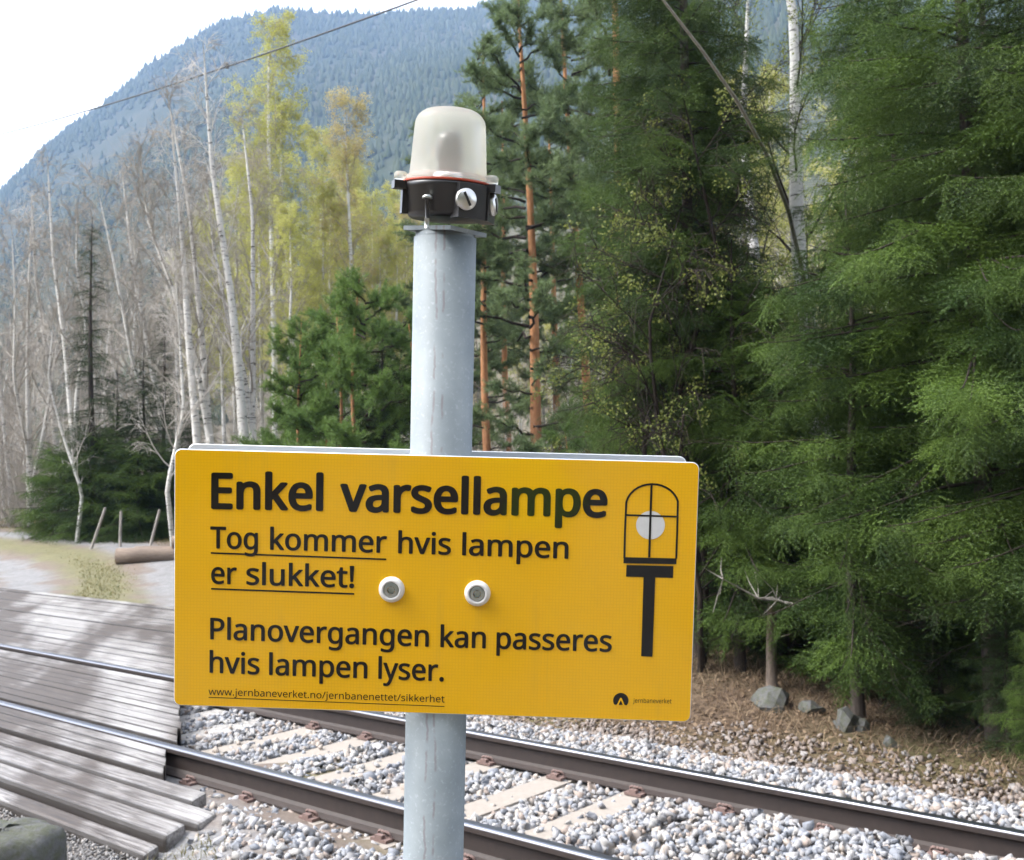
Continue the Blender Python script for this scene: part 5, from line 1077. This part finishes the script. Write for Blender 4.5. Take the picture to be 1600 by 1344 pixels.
for k, (px, d) in enumerate(((-60, 34), (-20, 31), (18, 36), (48, 33), (70, 38), (-95, 40), (5, 42), (170, 36), (205, 38), (238, 41), (30, 46), (110, 45), (160, 44), (-45, 45), (330, 38), (300, 43), (365, 44), (-130, 36), (480, 46), (560, 48), (640, 46), (430, 47))):
    plant((BA3, BA4, BA2)[k % 3], px, d, 'bare grey tree in the dim leafless wood behind the road', 'tree', G_T, scale=rg.uniform(0.72, 1.0), lean=(rg.uniform(-7, 3), 0))
for k, (px, d) in enumerate(((700, 36), (750, 38), (800, 33), (860, 37), (905, 34), (950, 40), (1010, 38), (1250, 34), (1300, 30), (1200, 38), (1350, 33), (1150, 32), (1440, 30), (1530, 34), (1600, 30))):
    plant((BA4, BA3)[k % 2], px, d, 'bare grey tree seen through the gaps behind the pines and spruces', 'tree', 'bare trees behind the pines and spruces', scale=rg.uniform(0.5, 0.85), lean=(rg.uniform(-5, 3), 0))

# --- white birch and budding trees in the gap between the spruces
WB = birch('white_birch', M_BIRCH, M_DARKTWIG, M_BUD, seed=81, h=11, rt=0.165, z0=0.30, nl=20, Lf=0.26, up=(22, 50), leaf=7000, ntw=6, lsize=0.036, crook=0.10)
plant(WB, 1277, 14.5, 'white birch with black scarred bark in the gap between the spruces', 'tree', lean=(-2.2, 0), rot=1.0)
plant(WB, 1200, 19, 'second white birch farther back, left of the black scarred one', 'tree', lean=(-1.2, 0), rot=4.0)
plant(WB, 1392, 22, 'thin white birch seen between the boughs of the two largest spruces', 'tree', lean=(0, 0), rot=2.0, scale=0.9)
BD = birch('budding_tree', M_DARKTWIG, M_DARKTWIG, M_BUD, seed=83, h=6.2, rt=0.045, z0=0.22, nl=20, Lf=0.30, up=(30, 65), leaf=6500, ntw=4, lsize=0.028, clump=0.16, crook=0.2, droop=0.35, forks=1)
plant(BD, 1085, 11.9, 'slender budding tree with tiny yellow green leaves in front of the tall dark spruce', 'tree', rot=0.5)
plant(BD, 1010, 13.4, 'smaller budding tree left of the tall dark spruce', 'tree', rot=2.6, scale=0.85)
# leaning bare pole of a dead young tree
g = Geo(); p0 = np.array([*spot(1235, 11.5), 2.4]); a = [ground_hit(px, py, 0) for px, py in ((1200, 245), (1040, 5))]
q = [np.array([0, 0, EYE]) + ray(px, py) * d for px, py, d in ((1300, 820, 13.6), (1262, 460, 13.2), (1232, 330, 12.7), (1200, 245, 11.8), (1150, 155, 11.1), (1098, 80, 10.7), (1040, 5, 10.4), (985, -70, 10.2))]
g.tube(q, [0.034, 0.028, 0.024, 0.021, 0.018, 0.015, 0.012, 0.006], 8, 0)
lt = g.obj('leaning_sapling', [M_GREYTWIG]); tag(lt, 'thin bare sapling slanting across the budding tree and spruces', 'tree')
g = Geo(); _x, _y = spot(1195, 11.2); _z = gz(_x, _y)
g.tube([(_x, _y, _z - .2), (_x + .01, _y, _z + .5), (_x + .03, _y, _z + 0.86)], [0.062, 0.052, 0.045], 12)
for k in range(3): g.tube([(_x + .02, _y, _z + .5 + .12 * k), (_x + .2 - .15 * k, _y - .05, _z + .56 + .14 * k)], [0.012, 0.004], 6)
tag(g.obj('dead_stump', [M_STUB]), 'broken grey stem standing at the edge of the dark wood', 'stump')
g = Geo(); rng = np.random.RandomState(6)
q = np.array([np.array([0, 0, EYE]) + ray(px, py) * 10.4 for px, py in ((1130, 905), (1185, 935), (1215, 938), (1250, 946))]); g.tube(q, [0.006, .012, .014, .008], 6)
for k in range(14):
    s = rng.randint(0, 4); e = q[s] + rng.normal(0, 0.14, 3); g.tube([q[s], (q[s] + e) / 2 + rng.normal(0, .02, 3), e], [.006, .005, .002], 5)
tag(g.obj('dead_branch', [M_DEADWOOD]), 'tangled grey dead branch hanging in front of the dark trunks', 'branch')

# ------------------------------------------------------------------ undergrowth
def shrub(rng, h, n):
    a0, a1, r0 = [], [], []
    for _ in range(n):
        p = rng.normal(0, 0.25, 3) * np.array([1, 1, 0]); d = unit(np.array([rng.normal(0, .35), rng.normal(0, .35), 1.0])); L = h * rng.uniform(.5, 1.1)
        for k in range(5):
            e = p + d * L / 5; a0.append(p); a1.append(e); r0.append(0.012 * (1 - k / 5.5))
            for _ in range(4):
                dd = unit(d + rng.normal(0, .7, 3)); f = p + (e - p) * rng.rand(); l = rng.uniform(.15, .6); a0.append(f); a1.append(f + dd * l); r0.append(.004)
            d = unit(d + rng.normal(0, .15, 3)); p = e
    return np.array(a0), np.array(a1), np.array(r0)
rng = np.random.RandomState(8); tp = [shrub(rng, 2.6, 9) for _ in range(4)]
def thicket(spots_, label, mat, sc_):
    g = Geo()
    for (px, d) in spots_:
        x, y = spot(px, d); a, b, r = tp[rng.randint(4)]; an = rng.uniform(0, 6.28); s = rng.uniform(*sc_)
        R = np.array([[cos(an), -sin(an), 0], [sin(an), cos(an), 0], [0, 0, 1]]) * s; o3 = np.array([x, y, gz(x, y) - .05])
        zlift = 0
        g.segs(a @ R.T + o3, b @ R.T + o3, r * s, r * s * .6, 3)
    o = g.obj('bare_undergrowth', [mat]); tag(o, label, 'undergrowth', kind='stuff')
thicket([(rng.uniform(-180, 420), rng.uniform(31, 50)) for _ in range(120)], 'grey leafless undergrowth among the bare trees on the left', M_GREYTWIG, (0.9, 2.0))
thicket([(rng.uniform(620, 1700), rng.uniform(24, 46)) for _ in range(110)], 'grey leafless undergrowth behind the pines and the spruce wood', M_GREYTWIG, (0.6, 1.4))

# dry grass along the edge of the wood, greener grass by the road
def grass(name, label, pts, mats, hl, wd, seed, lean=0.5):
    rng = np.random.RandomState(seed); x, y = pts; n = len(x); z = ground_z(x, y)
    a = rng.uniform(0, 6.28, n); h = rng.uniform(*hl, n); le = h * np.abs(rng.normal(lean, 0.35, n)); b = rng.uniform(0, 6.28, n)
    P = np.stack([x, y, z - 0.01], 1); W = np.stack([np.cos(a), np.sin(a), 0 * a], 1) * wd * rng.uniform(.6, 1.3, (n, 1)); Ld = np.stack([np.cos(b), np.sin(b), 0 * b], 1)
    M = P + Ld * (le * .35)[:, None] + np.array([0, 0, 1]) * (h * .6)[:, None]; T = P + Ld * le[:, None] + np.array([0, 0, 1]) * (h * rng.uniform(.7, 1, n))[:, None]
    V = np.stack([P - W, P + W, M + W * .7, M - W * .7, T], 1).reshape(-1, 3); k = np.arange(n)[:, None] * 5
    o = put(name, make_mesh(name, V, [k + np.array([[0, 1, 2, 3]]), k + np.array([[3, 2, 4]])], mats, [0, 0], False)); return tag(o, label, 'grass', kind='stuff')
t = NT('dry_grass'); M_DRY = t.bsdf(t.mix(t.island(), (0.155, 0.105, 0.07), (0.33, 0.25, 0.165)), 0.8, 0.1, trans=0.25)
t = NT('verge_grass'); M_VERGE = t.bsdf(t.mix(t.island(), (0.08, 0.095, 0.03), (0.22, 0.18, 0.085)), 0.8, 0.1, trans=0.25)
rng = np.random.RandomState(17)
n = 40000; u = rng.uniform(-0.5, 11, n); v = rng.uniform(7.9, 12.6, n); ed = 8.15 + 0.24 * np.clip(u - 1, 0, 8)
dens = np.clip((v - ed + 0.5) / 0.9, 0, 1) * np.clip((ed + 2.8 - v) / 1.2, 0, 1) * (0.55 + 0.6 * vnoise(u, v, 41, 1.6)); k = (rng.rand(n) < dens) & (u < deck_end(v) - 0.4)
xy = u[k, None] * UV_U + v[k, None] * UV_V
grass('dry_grass', 'dry straw coloured grass between the shoulder stones and the dark wood', (xy[:, 0], xy[:, 1]), [M_DRY], (0.04, 0.15), 0.004, 18, 1.1)
k = (rng.rand(n) < np.clip((vnoise(u, v, 43, 1.1) - .55) * 3, 0, 1) * (v > ed + .2) * (v < ed + 2.2) * 0.5) & (u < deck_end(v) - 0.4)
xy = u[k, None] * UV_U + v[k, None] * UV_V
if len(xy): grass('tall_dry_grass', 'taller pale dry stalks at the edge of the wood', (xy[:, 0], xy[:, 1]), [M_DRY], (0.25, 0.5), 0.003, 19, 0.5)
def leaves(name, label, x, y, mat, size, seed):
    rng = np.random.RandomState(seed); n = len(x); P = np.stack([x, y, ground_z(x, y) + rng.uniform(.004, .02, n)], 1)
    a = rng.uniform(0, 6.28, n); A = np.stack([np.cos(a), np.sin(a), rng.normal(0, .3, n)], 1); B = np.stack([-np.sin(a), np.cos(a), rng.normal(0, .3, n)], 1); s = size * rng.uniform(.5, 1.3, (n, 1))
    V = np.stack([P - A * s, P + B * s * .6, P + A * s, P - B * s * .6], 1).reshape(-1, 3)
    o = put(name, make_mesh(name, V, [np.arange(4 * n).reshape(-1, 4)], [mat], [0], False)); return tag(o, label, 'leaves', kind='stuff')
t = NT('fallen_leaves'); c_ = t.ramp(t.island(), [(0, (.06, .042, .03)), (.5, (.14, .098, .066)), (1, (.24, .175, .12))])
M_LITTER = t.bsdf(c_, 1.0, .0)
m = 26000; u = rng.uniform(-0.5, 11, m); v = rng.uniform(7.6, 13.5, m); k = u < deck_end(v) - .4; xy = u[k, None] * UV_U + v[k, None] * UV_V
leaves('leaf_litter', 'brown fallen leaves over the bank and the floor of the wood', xy[:, 0], xy[:, 1], M_LITTER, .022, 31)
n = 120000; px = rng.uniform(-260, 330, n); d = rng.uniform(16, 30, n); x, y = px * 0 + d * (px - CX) / FOC, d
cxp = np.interp(d, [16, 19, 22, 25.3, 28.3, 30.8], [-6.3, -7.2, -8.4, -10.6, -14.5, -20]); la = np.abs(x - cxp) * np.interp(d, [16, 24, 29], [1, .85, .5])
k = (la > 2.35 + .3 * rng.normal(size=n)) | ((la < 0.30 + 0.45 * vnoise(x, y, 51, 1.2) + 0.10 * rng.normal(size=n)) & (d < 23.5 + rng.normal(size=n)) & (d > 18 + 0.7 * rng.normal(size=n)) & (rng.rand(n) < .7))
grass('verge_grass', 'short faded grass along the gravel road', (x[k], y[k]), [M_VERGE], (0.04, 0.12), 0.008, 20, 0.6)
n = 420; u = rng.normal(4.72, 0.10, n); v = rng.normal(3.05, 0.10, n); xy = u[:, None] * UV_U + v[:, None] * UV_V
grass('grass_tuft', 'small green and brown grass tuft at the end of the deck beams', (xy[:, 0], xy[:, 1]), [M_VERGE], (0.04, 0.12), 0.003, 21, 0.5)

tag(stones('road_gravel_stones', M_GRAVEL, 4.3, 7.6, 1.7, 3.05, 0.020, 0.0095, lambda U, V, rng: rng.rand(len(U)) < 0.9, 0.040, 5, 1), 'loose grey gravel on the road in front of the deck', 'gravel', kind='stuff')
# ------------------------------------------------------------------ stones, logs, stakes
t = NT('lichen_rock'); co = t.coord('Object'); n1 = t.noise(co, 16, 6, .7); n2 = t.noise(co, 55, 6, .75)
M_ROCK = t.bsdf(t.mix(t.ramp(n1, [(.42, 0.), (.6, 1.)]), t.mix(n2, (.06, .06, .06), (.16, .16, .162)), t.mix(n2, (.04, .045, .03), (.135, .14, .105))), .9, .2, normal=t.bump(n2, .8, .015))
def rock(c, size, seed, label, mat=None, name='boulder'):
    bm = bmesh.new(); bmesh.ops.create_icosphere(bm, subdivisions=2, radius=1.0); r = np.random.RandomState(seed); ph = r.uniform(0, 6.28, (9, 1)); K = r.normal(0, 1.9, (9, 3))
    for q in bm.verts:
        k = 1 + 0.20 * float(np.sin(K @ np.array(q.co) + ph[:, 0]).sum()) / 1.6; q.co = Vector((q.co.x * size[0] * k, q.co.y * size[1] * k, q.co.z * size[2] * k))
    me = bpy.data.meshes.new(name); bm.to_mesh(me); bm.free(); me.materials.append(mat or M_ROCK)
    o = put(name, me); o.location = c; o.rotation_euler = (0, 0, r.uniform(0, 6.28)); return tag(o, label, 'boulder', 'boulders along the edge of the wood')
def at_ground(px, py, z=-0.5):
    for _ in range(12):
        h = ground_hit(px, py, z); z = gz(h[0], h[1])
    return h[0], h[1], z
for (px, py), sz, sd, l in (((1203, 1100), (.22, .15, .12), 1, 'largest grey boulder at the edge of the wood, right of the notice'), ((1268, 1110), (.17, .12, .07), 2, 'flat grey stone just right of the largest boulder'),
                            ((1325, 1135), (.17, .13, .12), 3, 'mossy grey boulder below the dark trunks'), ((1392, 1165), (.10, .09, .07), 4, 'small pale stone half hidden in dry grass'), ((1345, 1140), (.09, .08, .08), 5, 'small dark stone touching the mossy boulder')):
    x, y, z = at_ground(px, py); rock((x, y, z + sz[2] * .12), sz, sd, l)
# lichen covered stone block at the lower left
bm = bmesh.new(); bmesh.ops.create_grid(bm, x_segments=1, y_segments=1, size=.1); bm.free()
g = Geo(); n = 40; a = np.arange(n) * 2 * PI / n; rs_ = np.random.RandomState(3)
rad = 0.25 * (1 + .05 * np.sin(3 * a + 1) + .03 * np.sin(7 * a)) ; prof = [(0, -.55), (0.01, -.2), (.0, -.03), (-.012, .0), (-.035, .022), (-.08, .032), (-.15, .036), (-.215, .038)]
V = np.array([[(rad[i] + dr) * cos(a[i]), (rad[i] + dr) * sin(a[i]), z + .008 * sin(5 * a[i] + z * 30)] for dr, z in prof for i in range(n)]); V += rs_.normal(0, .0045, V.shape)
i = np.arange(n); j = (i + 1) % n; g.add(V, np.concatenate([np.stack([k * n + i, k * n + j, (k + 1) * n + j, (k + 1) * n + i], 1) for k in range(len(prof) - 1)]), 0, True)
g.F.append((7 * n + i)[None]); g.M.append(0); g.S.append(True)
st = g.obj('stone_block', [M_ROCK]); h = ground_hit(4, 1294, 0.16); st.location = (h[0], h[1], 0.12); tag(st, 'lichen covered stone block beside the deck in the near left corner', 'stone')
# logs
t = NT('log_bark'); n1 = t.noise(t.coord('Object', (2, 9, 9)), 4, 6, .65); M_LOG = t.bsdf(t.mix(n1, (.075, .056, .044), (.27, .215, .175)), .9, .15, normal=t.bump(n1, .6, .015))
t = NT('cut_wood'); n1 = t.noise(t.coord('Object'), 20, 4); M_CUT = t.bsdf(t.mix(n1, (.55, .30, .14), (.74, .50, .28)), .8, .2)
def log(p, r, L, ang, label, tilt=0.0):
    g = Geo(); x = np.linspace(0, L, 10); rr = r * (1 - .12 * x / L) + .006 * np.sin(x * 5); g.tube(np.stack([x, .02 * np.sin(x * 1.7), 0 * x], 1), rr, 18, 0, True, False)
    k = np.arange(18); g.F.append(k[None] ); g.M.append(1); g.S.append(False); g.F.append((9 * 18 + k)[None, ::-1]); g.M.append(1); g.S.append(False)
    o = g.obj('log', [M_LOG, M_CUT]); o.location = p; o.rotation_euler = (0, tilt, ang); return tag(o, label, 'log', 'felled logs by the road')
x, y = spot(182, 22.5); z0_ = gz(x + .5, y)
log((x, y, z0_ + .17), .17, 4.2, radians(3), 'lower felled log with its butt end towards the road')
log((x + .25, y + .38, z0_ + .20), .15, 1.15, radians(1), 'shorter felled log lying behind the lower one')
log((x + 1.12, y + .08, z0_ + .44), .13, 3.0, radians(5), 'upper felled log with a fresh orange cut end', 0.0)
# leaning stakes
for (p0, p1), l in ((((138, 832), (164, 795)), 'old grey fence stake leaning furthest, left of the logs'), (((187, 834), (189, 800)), 'upright grey fence stake between the two leaning ones'), (((232, 832), (249, 798)), 'leaning grey fence stake nearest the yellow notice')):
    d = 25.0; a_ = np.array([0, 0, EYE]) + ray(*p0) * d; b_ = np.array([0, 0, EYE]) + ray(*p1) * d; g = Geo()
    a_[2] = gz(a_[0], a_[1]) - .15
    c_ = a_ * 0; g.tube([a_ - c_, (a_ + b_) / 2, b_, b_ + (b_ - a_) * .03], [.036, .034, .030, .015], 8); tag(g.obj('fence_stake', [M_DEADWOOD]), l, 'stake', 'old fence stakes by the road')
# overhead wire
pa, pb, pc_ = [np.array([0, 0, EYE]) + ray(*p) * d for p, d in (((160, 166), 32.0), ((357, 97), 27.0), ((602, 22), 22.5))]
dv = (pc_ - pa) / np.linalg.norm(pc_ - pa); q = np.linspace(-14, 34, 40)
t = NT('wire_rubber'); M_WIRE = t.bsdf((.05, .055, .065), .6, .3)
g = Geo(); g.tube(np.array([pa + dv * s + np.array([0, 0, .0012 * (s - 5) ** 2 - .03]) for s in q]), .019, 6)
w = g.obj('overhead_wire', [M_WIRE]); tag(w, 'dark overhead cable slanting across the mountain and the birch tops', 'cable')
g = Geo(); m_ = pa + dv * float((pb - pa) @ dv); m_[2] += .0012 * (float((pb - pa) @ dv) - 5) ** 2 - .03
g.box(m_ + np.array([0, 0, .0]), (.09, .07, .08)); g.box(m_ + np.array([0, 0, .06]), (.05, .05, .06)); g.obj('cable_clamp', [M_WIRE], w)

# unseen conifers behind the viewpoint, added to cut front fill light
rng = np.random.RandomState(77); n = 1500; x = rng.uniform(-70, 70, n); y = -rng.uniform(11.5, 60, n); z = ground_z(x, y) - .5; h = rng.uniform(8, 14, n); w = h * rng.uniform(.16, .26, n)
V = np.concatenate([np.stack([x, y, z], 1)[:, None] + np.concatenate([ring[None] * w[:, None, None] * (.7 + .6 * rng.rand(n, 6, 1)), np.zeros((n, 6, 1))], -1), np.stack([x, y, z + h], 1)[:, None]], 1)
o = put('light_block_forest', make_mesh('light_block_forest', V.reshape(-1, 3), [(f6[None] + (np.arange(n) * 7)[:, None, None]).reshape(-1, 3)], [M_FAR], [0], False)); tag(o, 'unseen dark conifers added behind the viewpoint to cut front light', 'forest', kind='stuff')

# ------------------------------------------------------------------ haze
t = NT('valley_haze'); v_ = t.n('ShaderNodeVolumePrincipled'); v_.inputs['Color'].default_value = (.38, .58, .98, 1); v_.inputs['Density'].default_value = 0.00027; v_.inputs['Anisotropy'].default_value = 0.2
t.l(v_.outputs[0], t.out.inputs['Volume'])
zmax = float(max(v.co.z for v in bpy.data.objects['mountain'].data.vertices)) + 30
g = Geo(); g.box((0, 0, (zmax - 60) / 2), (3500, 3500, zmax + 60)); hz = g.obj('haze', [t.m]); tag(hz, 'thin bluish valley haze in the air', 'haze', kind='stuff')
